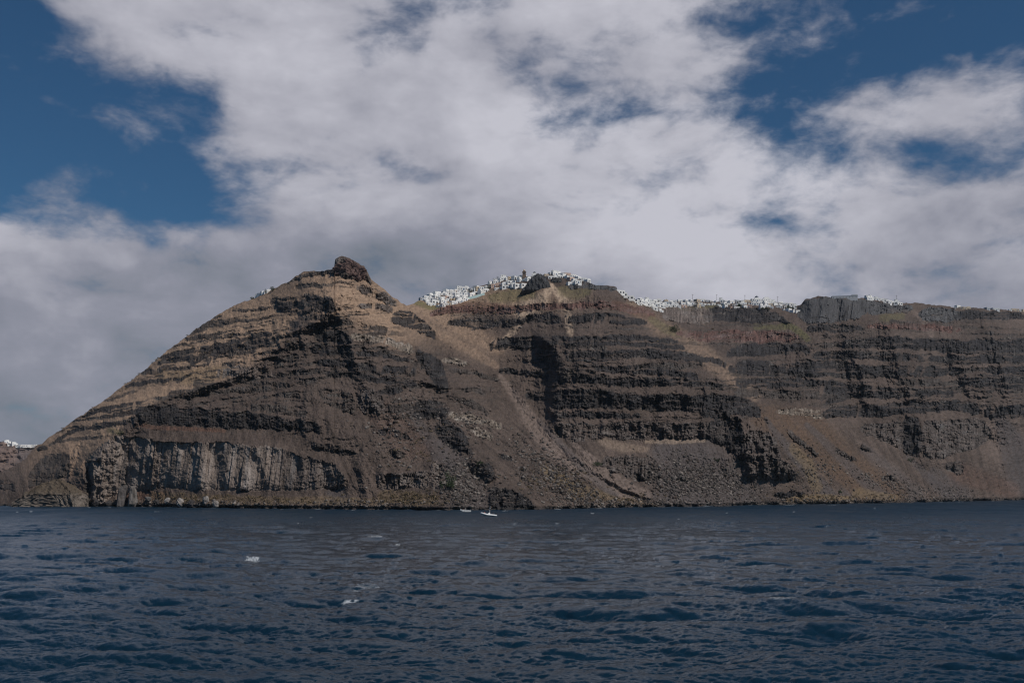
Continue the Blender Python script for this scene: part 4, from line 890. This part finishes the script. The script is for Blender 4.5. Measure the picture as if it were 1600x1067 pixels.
o = obj('crag', hull_rock('crag', [(-18, -9), (-14, -4), (-9, 3), (-5, 10), (0, 13), (6, 12), (11, 8.5), (13.5, 3), (15, -2), (11, -8), (3, -11), (-8, -12)], 9, 4, (.062, .062, .066)), ROCK, None, (p.x, p.y + 3, p.z + 4))
tag(o, 'dark bare crag jutting out just below the hilltop houses', 'crag')
p = ground_at(869, 441); o = obj('crag', rock_mesh('crag', (6, 5, 4), 15, .3, 4, .1, (.07, .07, .07), 1), ROCK, None, (p.x, p.y + 1, p.z + .6)); tag(o, 'smaller dark crag right under the summit houses', 'crag')
p = ground_at(545, 421); o = obj('crag', rock_mesh('crag', (11.5, 8, 8.8), 23, .40, 6, .25, (.125, .082, .072)), ROCK, None, (p.x + 1, p.y + 6, p.z - 1.0)); o.rotation_euler = (0, math.radians(12), 0)
tag(o, 'reddish rock block crowning the pointed headland', 'crag')
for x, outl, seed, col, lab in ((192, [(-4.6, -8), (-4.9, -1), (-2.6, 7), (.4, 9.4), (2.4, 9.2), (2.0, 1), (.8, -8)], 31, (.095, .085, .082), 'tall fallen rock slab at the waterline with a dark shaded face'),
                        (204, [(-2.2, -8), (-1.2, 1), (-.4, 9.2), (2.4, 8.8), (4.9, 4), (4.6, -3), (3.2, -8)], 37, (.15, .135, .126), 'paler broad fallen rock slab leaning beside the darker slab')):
    yy = float(np.interp(x, _sh[:, 0], _sh[:, 1])); Yd_ = CAMH * F / (yy - HOR) - 2.0
    o = obj('rock_slab', hull_rock('rock_slab', outl, 3.2, seed, col, .35), ROCK, None, ((x - 800) / F * Yd_, Yd_, 6.0)); o.rotation_euler = (math.radians(-8), 0, math.radians(18))
    tag(o, lab, 'rock')
Yd_ = 706.0
o = obj('rock_point', hull_rock('rock_point', [(-29, -5), (-27, 2), (-22, 6), (-13, 10), (-5, 17), (2, 21), (8, 18.5), (15, 13.5), (21, 10), (23.5, 5), (24, -5)], 13, 53, (.145, .122, .105), 1.5, 9.5, 8.5), ROCK, None, ((84 - 800) / F * Yd_, Yd_, 0))
tag(o, 'low fluted pale rock point standing in the water at the end of the headland', 'rock')
BL = [(232,781,2.0,'grey'),(246,787,2.4,'dark'),(262,783,1.8,'pale'),(283,787,2.6,'pale'),(300,788,2.2,'dark'),(322,784,2.4,'pale'),(338,789,2.0,'pale'),(150,788,2.4,'dark'),(170,788,2.0,'dark')]
where = ['nearest the leaning slabs', 'just past the slabs at the waterline', 'above the dry shrubs by the grey cliff', 'under the widest grey cliff face', 'between two pale boulders below the grey cliff', 'below the split in the grey cliff', 'lowest of those under the grey cliff', 'in the dark cleft beside the low rock point', 'between the cleft and the leaning slabs']
for i, (x, y, r_, tone) in enumerate(BL):
    p = ground_at(x, y); c = {'grey': (.14, .13, .125), 'dark': (.055, .05, .05), 'pale': (.26, .235, .22)}[tone]
    o = obj('boulder', rock_mesh('boulder', (r_ * 1.2, r_, r_ * .85), 41 + i * 3, .25, 4, .3, c), ROCK, None, (p.x, p.y - .5, p.z + r_ * .3)); o.rotation_euler = (i, .3 * i, i * 1.7)
    tag(o, f'{tone} shore boulder {where[i]}', 'boulder', 'boulders along the foot of the cliff')

# rubble: thousands of blocks on the scree, one mass
def scatter(name, regions, n, rlo, rhi, seed, colr, label, sub=1, squash=.8):
    r = np.random.default_rng(seed); v0, f0 = ico(sub); VV = []; FF = []; CC = []; base = 0; cnt = 0
    tot = sum(q[4] for q in regions)
    for (x, y, rx, ry, wgt, ang) in regions:
        k = int(n * wgt / tot); ca, sa = math.cos(ang), math.sin(ang)
        for _ in range(k):
            u_, w_ = r.normal(0, .5), r.normal(0, .5)
            X = x + u_ * rx * ca - w_ * ry * sa; Yp = y + u_ * rx * sa + w_ * ry * ca
            sh_ = np.interp(X, _sh[:, 0], _sh[:, 1])
            if Yp > sh_ - .5: Yp = sh_ - abs(r.normal(0, 2.0)) - .3
            p = ground_at(X, Yp)
            s = rlo * (rhi / rlo) ** (r.random() ** 2.2)
            vv = (v0 + .42 * r.normal(size=v0.shape).clip(-.8, .8)) * s * np.array((r.uniform(.8, 1.3), r.uniform(.8, 1.2), squash * r.uniform(.7, 1.2)))
            VV.append(vv + np.array(p) + np.array((0, 0, s * .25))); FF.append(f0 + base); base += len(v0)
            c = np.array(colr[r.integers(len(colr))]) * r.uniform(.6, 1.35); CC.append(np.broadcast_to(c, (len(v0), 3)))
    VV = np.concatenate(VV); FF = np.concatenate(FF); CC = np.concatenate(CC)
    me_ = bpy.data.meshes.new(name); me_.vertices.add(len(VV)); me_.vertices.foreach_set('co', VV.reshape(-1).astype(np.float32))
    me_.loops.add(FF.size); me_.loops.foreach_set('vertex_index', FF.reshape(-1).astype(np.int32)); me_.polygons.add(len(FF)); me_.polygons.foreach_set('loop_start', np.arange(0, FF.size, 3, dtype=np.int32)); me_.update(calc_edges=True)
    a_ = me_.attributes.new('albedo', 'FLOAT_COLOR', 'POINT'); a_.data.foreach_set('color', np.concatenate([CC, np.ones((len(CC), 1))], 1).reshape(-1).astype(np.float32))
    r_ = me_.attributes.new('rockiness', 'FLOAT', 'POINT'); r_.data.foreach_set('value', np.ones(len(CC), np.float32))
    o = obj(name, me_, ROCK); o['kind'] = 'stuff'; o['label'] = label; return o
scatter('rubble', [(1080,750,80,34,5,0),(715,762,40,28,2,.7),(740,740,60,30,1,.6),(890,760,70,30,2,.6),(860,745,60,40,1.5,.6),(1280,745,70,40,1.2,.6),(1400,760,70,20,1.5,.3),(1480,770,60,14,.8,0),(300,786,120,5,.5,0),(560,788,120,6,.7,0),(1000,785,120,6,1.2,0),(1300,783,150,5,1.2,0),(1500,780,110,4,.8,0),(640,640,50,50,.7,.5),(620,700,60,40,.7,.5),(770,500,90,20,.8,0),(740,660,60,30,.8,.5),(820,700,40,40,.6,.8),(1310,520,50,25,.8,.2),(1150,760,60,30,1.2,.3)],
        16000, .26, 1.3, 3, [(.088, .076, .07), (.14, .12, .108), (.05, .045, .043), (.19, .165, .148), (.085, .065, .055)], 'loose grey and brown blocks strewn over the scree slopes')

# ------------------------------------------------------------------ shrubs
def leaf_mat(name, c1, c2):
    m, nt, b = nodes_of(name); oi = N(nt, 'ShaderNodeNewGeometry')
    r = N(nt, 'ShaderNodeValToRGB'); L(nt, oi.outputs['Random Per Island'], r.inputs[0]); r.color_ramp.elements[0].color = (*c1, 1); r.color_ramp.elements[1].color = (*c2, 1)
    L(nt, r.outputs[0], b.inputs['Base Color']); b.inputs['Roughness'].default_value = .8; return m
GREENL = leaf_mat('green_leaves', (.020, .030, .012), (.055, .075, .028)); DRYL = leaf_mat('dry_leaves', (.075, .055, .032), (.20, .145, .08))
def leaves(seed, n, rad, clumps=9, size=.28):
    r = np.random.default_rng(seed); cs = r.normal(0, .5, (clumps, 3)) * np.array(rad); cs[:, 2] = np.abs(cs[:, 2]) * .9 + rad[2] * .35
    VV = []; FF = []
    for i in range(n):
        c = cs[r.integers(clumps)]; d = r.normal(size=3); d /= np.linalg.norm(d)
        p = c + d * np.array(rad) * .42 * r.random() ** .4
        p[2] = max(p[2], .05)
        a_ = r.normal(size=3); a_ /= np.linalg.norm(a_); b2 = np.cross(a_, r.normal(size=3)); b2 /= np.linalg.norm(b2); s = size * r.uniform(.6, 1.4)
        k = len(VV); VV += [p - a_ * s, p + b2 * s * .5, p + a_ * s, p - b2 * s * .5]; FF.append((k, k + 1, k + 2, k + 3))
    me_ = bpy.data.meshes.new('foliage'); me_.from_pydata([tuple(map(float, v)) for v in VV], [], FF); me_.update(); return me_
def stems(rad): return mesh_of('stem', lambda bm: [bm_tube(bm, [(0, 0, -.6), (math.cos(k * 2.1) * rad[0] * .25, math.sin(k * 2.1) * rad[1] * .25, rad[2] * .5), (math.cos(k * 2.1) * rad[0] * .5, math.sin(k * 2.1) * rad[1] * .5, rad[2] * .95)], [.16, .1, .04], 6) for k in range(3)])
for i, (x, y, w, h, lab, cat) in enumerate([(703,765,5.0,5.2,'large dark green bush on the rubble near the shore','bush'),(1423,722,3.0,3.0,'small bright green bush alone on the right-hand scree','bush'),(933,729,2.9,2.6,'dark bush growing in the pale scree gully','bush'),
    (1121,722,2.0,1.8,'small bush on the grey scree fan','bush'),(1312,771,2.2,1.8,'low dark bush near the shore of the bay','bush'),(1052,519,6.5,4.5,'dark green thicket on the slope below the plateau village','bush'),(749,727,2.0,2.2,'green tuft above the low grey cliff by the bush','bush'),
    (1236,483,6,3.0,'dark green shrubs between low houses beside the big crag','bush'),(415,459,2.6,3.6,'dark round tree between white houses on the headland shoulder','tree'),(426,456,3.4,3.4,'wide dark tree uphill of the headland houses','tree'),(393,467,1.8,1.6,'low scrub at the lower end of the headland houses','bush'),
    (775,438,4,4,'grey-green tree between the two hillside clusters','tree'),(760,453,4,2.6,'dark hedge of shrubs splitting the hillside village','bush'),(735,457,3.4,2.6,'olive green shrub among hillside houses','bush'),(1155,480,4.5,3.6,'brownish green tree clump above the black cliff','tree'),(1197,484,5,2.8,'dark shrubs under the stepped white mansion','bush'),(1130,479,3.6,2.8,'shrub at the head of the gully','bush')]):
    p = ground_at(x, y); rad = (w, w * .8, h)
    o = obj('tree' if cat == 'tree' else 'shrub', stems(rad), WOODM, None, (p.x, p.y + (1 if y > 500 else 2.5), p.z))
    o.data.name = cat; obj('foliage', leaves(200 + i, 900 if w > 4 else 450, rad, 12, .42 if w > 4 else .32), GREENL, o)
    tag(o, lab, cat, 'shrubs and trees on the slopes')
def shrub_mass(name, regions, n, seed, mat, label):
    r = np.random.default_rng(seed); VV = []; FF = []; tot = sum(q[4] for q in regions)
    for (x, y, rx, ry, wgt) in regions:
        for _ in range(int(n * wgt / tot)):
            X = x + r.normal(0, .5) * rx; Yp = y + r.normal(0, .5) * ry
            sh_ = np.interp(X, _sh[:, 0], _sh[:, 1])
            if Yp > sh_ - 3: continue
            p = np.array(ground_at(X, Yp)); s = r.uniform(.5, 1.7)
            for _k in range(30):
                d = r.normal(size=3); d /= np.linalg.norm(d); d[2] = abs(d[2]); c = p + d * s * r.random() ** .35 * np.array((1.2, 1, .8))
                a_ = r.normal(size=3); a_ /= np.linalg.norm(a_); b2 = np.cross(a_, r.normal(size=3)); b2 /= np.linalg.norm(b2); l_ = .3 * s * r.uniform(.6, 1.3)
                k = len(VV); VV += [c - a_ * l_, c + b2 * l_ * .6, c + a_ * l_, c - b2 * l_ * .6]; FF.append((k, k + 1, k + 2, k + 3))
    me_ = bpy.data.meshes.new(name); me_.from_pydata([tuple(map(float, v)) for v in VV], [], FF); me_.update()
    o = obj(name, me_, mat); o['kind'] = 'stuff'; o['label'] = label
shrub_mass('dry_scrub', [(330,780,110,8,1.6),(450,782,90,8,.8),(620,782,90,9,1.3),(650,777,50,10,1.2),(870,752,60,20,1.5),(960,780,80,8,1),(1285,778,90,6,1.6),(1260,730,30,40,.8),(1400,776,80,8,1),(300,560,180,60,1.0),(760,480,100,20,.8),(640,690,60,50,.7),(1100,520,90,20,.6)], 900, 5, DRYL, 'tan cushions of dry scrub along the shore and on the slopes')

# ------------------------------------------------------------------ people (one skinned body each)
def person(name, J, clothes, label, at, yaw, s=1.0):
    """J: joints in metres; one continuous skinned figure"""
    ed = [('hip', 'chest'), ('chest', 'neck'), ('neck', 'head'), ('head', 'crown'), ('chest', 'shl'), ('shl', 'ell'), ('ell', 'hal'), ('chest', 'shr'), ('shr', 'elr'), ('elr', 'har'), ('hip', 'hil'), ('hil', 'knl'), ('knl', 'anl'), ('anl', 'tol'), ('hip', 'hir'), ('hir', 'knr'), ('knr', 'anr'), ('anr', 'tor')]
    R_ = dict(hip=.15, chest=.16, neck=.06, head=.095, crown=.085, shl=.075, shr=.075, ell=.048, elr=.048, hal=.04, har=.04, hil=.10, hir=.10, knl=.065, knr=.065, anl=.045, anr=.045, tol=.04, tor=.04)
    ks = list(R_); me_ = bpy.data.meshes.new('tmp'); me_.from_pydata([J[k] for k in ks], [(ks.index(a), ks.index(b)) for a, b in ed], [])
    o = bpy.data.objects.new('tmp', me_); COL.objects.link(o)
    md = o.modifiers.new('skin', 'SKIN'); 
    for i, k in enumerate(ks):
        v = me_.skin_vertices[0].data[i]; v.radius = (R_[k], R_[k]); v.use_root = (k == 'hip')
    o.modifiers.new('sub', 'SUBSURF').levels = 1
    dg = bpy.context.evaluated_depsgraph_get(); dg.update()
    m2 = bpy.data.meshes.new_from_object(o.evaluated_get(dg)); bpy.data.objects.remove(o)
    m2.name = 'person'; m2.materials.clear()
    for mm in (SKIN, clothes[0], clothes[1]): m2.materials.append(mm)
    seg = [(Vector(J[a]), Vector(J[b]), (1 if b in ('chest', 'shl', 'shr', 'ell', 'elr') else 2 if b in ('hil', 'hir', 'knl', 'knr', 'anl', 'anr') else 0)) for a, b in ed]
    for f in m2.polygons:
        c = f.center; best = 9
        for a, b, mi in seg:
            d = b - a; tt = max(0, min(1, (c - a).dot(d) / d.length_squared)); r = (c - a - d * tt).length
            if r < best: best = r; f.material_index = mi
        f.use_smooth = True
    b = obj(name, m2, None, None, at); b.rotation_euler.z = yaw; b.scale = (s, s, s)
    hd = J['head']; cr_ = J['crown']
    obj('hair', mesh_of('hair', lambda bm: bm_dome(bm, cr_[0], cr_[1] + .015, cr_[2] - .03, .105, .10), True), HAIR, b)
    obj('face', mesh_of('face', lambda bm: (bm_box(bm, hd[0] - .045, hd[0] - .02, hd[1] - .105, hd[1] - .09, hd[2] + .03, hd[2] + .045), bm_box(bm, hd[0] + .02, hd[0] + .045, hd[1] - .105, hd[1] - .09, hd[2] + .03, hd[2] + .045), bm_box(bm, hd[0] - .012, hd[0] + .012, hd[1] - .125, hd[1] - .09, hd[2] - .02, hd[2] + .02))), SKIN, b)
    tag(b, label, 'person'); return b
SIT = dict(hip=(0, 0, .5), chest=(0, .02, .95), neck=(0, 0, 1.12), head=(0, -.02, 1.24), crown=(0, -.01, 1.34), shl=(-.2, .02, 1.03), ell=(-.27, -.05, .77), hal=(-.2, -.28, .68), shr=(.2, .02, 1.03), elr=(.27, -.05, .77), har=(.2, -.28, .68),
           hil=(-.1, -.05, .48), knl=(-.13, -.45, .5), anl=(-.13, -.48, .08), tol=(-.13, -.62, .04), hir=(.1, -.05, .48), knr=(.13, -.45, .5), anr=(.13, -.48, .08), tor=(.13, -.62, .04))
STAND = dict(hip=(0, 0, .95), chest=(0, 0, 1.35), neck=(0, 0, 1.52), head=(0, -.02, 1.63), crown=(0, -.01, 1.72), shl=(-.2, 0, 1.43), ell=(-.27, -.04, 1.15), hal=(-.2, -.28, 1.08), shr=(.2, 0, 1.43), elr=(.27, -.04, 1.15), har=(.2, -.28, 1.08),
             hil=(-.1, 0, .92), knl=(-.12, -.03, .5), anl=(-.13, .02, .08), tol=(-.13, -.14, .04), hir=(.1, 0, .92), knr=(.12, -.03, .5), anr=(.13, .02, .08), tor=(.13, -.14, .04))

# ------------------------------------------------------------------ boats
def sea_at(x, y):
    Yd_ = CAMH * F / (y - HOR); return Vector(((x - 800) / F * Yd_, Yd_, 0))
# inflatable launch: bow towards -x in its own frame
p1 = sea_at(763.5, 806.5); yaw1 = math.radians(24)
rib = bpy.data.objects.new('inflatable_boat', None); COL.objects.link(rib); rib.location = p1; rib.rotation_euler = (0, math.radians(4), yaw1); rib.scale = (1.12, 1.12, 1.12)
tag(rib, 'white inflatable motorboat with a short mast, larger and nearer of the two boats', 'boat')
def tube_path():
    P_ = []
    for k in range(8): P_.append((3.1 - k * .62, 1.05, .52 + .02 * k))
    for k in range(1, 8):
        a_ = math.pi * k / 8; P_.append((-1.35 - 1.95 * math.sin(a_), 1.05 * math.cos(a_), .68 + .42 * math.sin(a_)))
    for k in range(8): P_.append((-1.24 + k * .62, -1.05, .66 - .02 * k))
    return P_
tp = tube_path(); obj('inflated_tube', mesh_of('inflated_tube', lambda bm: bm_tube(bm, tp, [.2] + [.34] * (len(tp) - 2) + [.2], 12), True), TUBE, rib)
def vhull(bm):
    st = [(3.0, .95, .38, -.15), (1.5, .95, .36, -.25), (0, .95, .36, -.28), (-1.3, .85, .42, -.2), (-2.4, .5, .62, .1), (-3.15, .08, .95, .6)]
    rg = [[bm.verts.new(q) for q in ((x, -w_, z), (x, 0, k), (x, w_, z))] for x, w_, z, k in st]
    for a_, b2 in zip(rg, rg[1:]):
        for k in range(2): bm.faces.new((a_[k], a_[k + 1], b2[k + 1], b2[k]))
        bm.faces.new((a_[2], a_[0], b2[0], b2[2]))
    bm.faces.new(rg[0]); bm.faces.new(rg[-1][::-1])
obj('hull', mesh_of('hull', vhull), BOATW, rib)
obj('floor_deck', mesh_of('floor_deck', lambda bm: bm_box(bm, -1.6, 2.9, -.74, .74, .42, .47)), DECK, rib)
cons = obj('console', mesh_of('console', lambda bm: bm_box(bm, -.35, .45, -.4, .4, .47, 1.45, .06)), BOATW, rib); obj('windscreen', mesh_of('windscreen', lambda bm: bm_box(bm, -.36, -.3, -.36, .36, 1.45, 1.8)), DARK, cons)
obj('mast', mesh_of('mast', lambda bm: (bm_tube(bm, [(.3, 0, 1.4), (.35, 0, 4.1)], [.08, .05], 8), bm_box(bm, .18, .52, -.5, .5, 3.2, 3.27))), BOATW, rib)
obj('seat', mesh_of('seat', lambda bm: bm_box(bm, .95, 1.5, -.55, .55, .47, .92)), BLACKM, rib)
mot = obj('outboard_motor', mesh_of('outboard_motor', lambda bm: (bm_box(bm, 2.95, 3.5, -.25, .25, .75, 1.45, .08), bm_box(bm, 3.15, 3.35, -.09, .09, -.3, .75))), BLACKM, rib)
def on_boat(b_, q): return b_.matrix_basis @ Vector(q)
bpy.context.view_layer.update()
person('person', SIT, (REDC, DARKC), 'person in red sitting in the bow of the inflatable boat', on_boat(rib, (-1.75, .1, .5)), yaw1 + math.radians(-20))
person('person', STAND, (DARKC, DARKC), 'person in dark clothes standing at the console of the inflatable boat', on_boat(rib, (.72, .25, .45)), yaw1 + math.radians(-90))
person('person', SIT, (DARKC, DARKC), 'person in dark clothes sitting near the stern of the inflatable boat', on_boat(rib, (1.85, -.15, .5)), yaw1 + math.radians(-80))
# open dinghy
p2 = sea_at(727, 799.8); yaw2 = math.radians(36)
dg_ = bpy.data.objects.new('dinghy', None); COL.objects.link(dg_); dg_.location = p2; dg_.rotation_euler = (0, math.radians(1.5), yaw2); dg_.scale = (1.25, 1.25, 1.25); dg_.location.z = .28
tag(dg_, 'small open white boat, farther of the two, close under the rubble shore', 'boat')
def dhull(bm):
    st = [(2.5, .8, .62, -.1), (1.2, .95, .6, -.2), (-.4, .95, .66, -.2), (-1.7, .65, .8, -.05), (-2.6, .06, 1.02, .55)]; t2_ = .08
    out = []; inn = []
    for x, w_, z, k in st:
        out.append([bm.verts.new(q) for q in ((x, -w_, z), (x, -w_ * .75, k + .12), (x, 0, k), (x, w_ * .75, k + .12), (x, w_, z))])
        wi = max(w_ - t2_, .02); xi = x - .08 if x > 2 else x + (.15 if x < -2 else 0)
        inn.append([bm.verts.new(q) for q in ((xi, -wi, z), (xi, -wi * .75, max(k + .2, .12)), (xi, 0, max(k + .1, .1)), (xi, wi * .75, max(k + .2, .12)), (xi, wi, z))])
    for a_, b2 in zip(out, out[1:]):
        for k in range(4): bm.faces.new((a_[k], a_[k + 1], b2[k + 1], b2[k]))
    for a_, b2 in zip(inn, inn[1:]):
        for k in range(4): bm.faces.new((a_[k + 1], a_[k], b2[k], b2[k + 1]))
    for k in (0, 4):
        for i in range(len(st) - 1): bm.faces.new((out[i][k], out[i + 1][k], inn[i + 1][k], inn[i][k]))
    for e_ in (0, -1):
        bm.faces.new(out[e_]); bm.faces.new(inn[e_][::-1]); bm.faces.new((out[e_][0], inn[e_][0], inn[e_][4], out[e_][4]))
obj('hull', mesh_of('hull', dhull), BOATW, dg_)
for x in (-.9, .9): obj('bench', mesh_of('bench', lambda bm: bm_box(bm, x - .18, x + .18, -.82, .82, .40, .46)), WOODM, dg_)
obj('outboard_motor', mesh_of('outboard_motor', lambda bm: (bm_box(bm, 2.46, 2.85, -.2, .2, .5, 1.1, .06), bm_box(bm, 2.55, 2.7, -.07, .07, -.3, .5))), BLACKM, dg_)
obj('post', mesh_of('post', lambda bm: bm_tube(bm, [(0, 0, .12), (0, 0, 1.5)], [.06, .05], 8)), BOATW, dg_)
bpy.context.view_layer.update()
person('person', SIT, (REDC, DARKC), 'person in dull red sitting in the small open boat', on_boat(dg_, (-.95, 0, -.02)), yaw2 + math.radians(70))

# ------------------------------------------------------------------ sea air
def haze_box(bm): bm_box(bm, -8200, 8200, -8200, 8200, -9, 420)
hz = obj('haze', mesh_of('haze', haze_box), None); hz['kind'] = 'stuff'; hz['label'] = 'thin bluish sea haze'
hm = bpy.data.materials.new('sea_haze'); hm.use_nodes = True; hn = hm.node_tree; hn.nodes.remove(hn.nodes['Principled BSDF'])
pv = hn.nodes.new('ShaderNodeVolumePrincipled'); pv.inputs['Color'].default_value = (.62, .72, .85, 1); pv.inputs['Density'].default_value = .00003; pv.inputs['Anisotropy'].default_value = .2
hn.links.new(pv.outputs[0], hn.nodes['Material Output'].inputs['Volume']); hz.data.materials.append(hm)
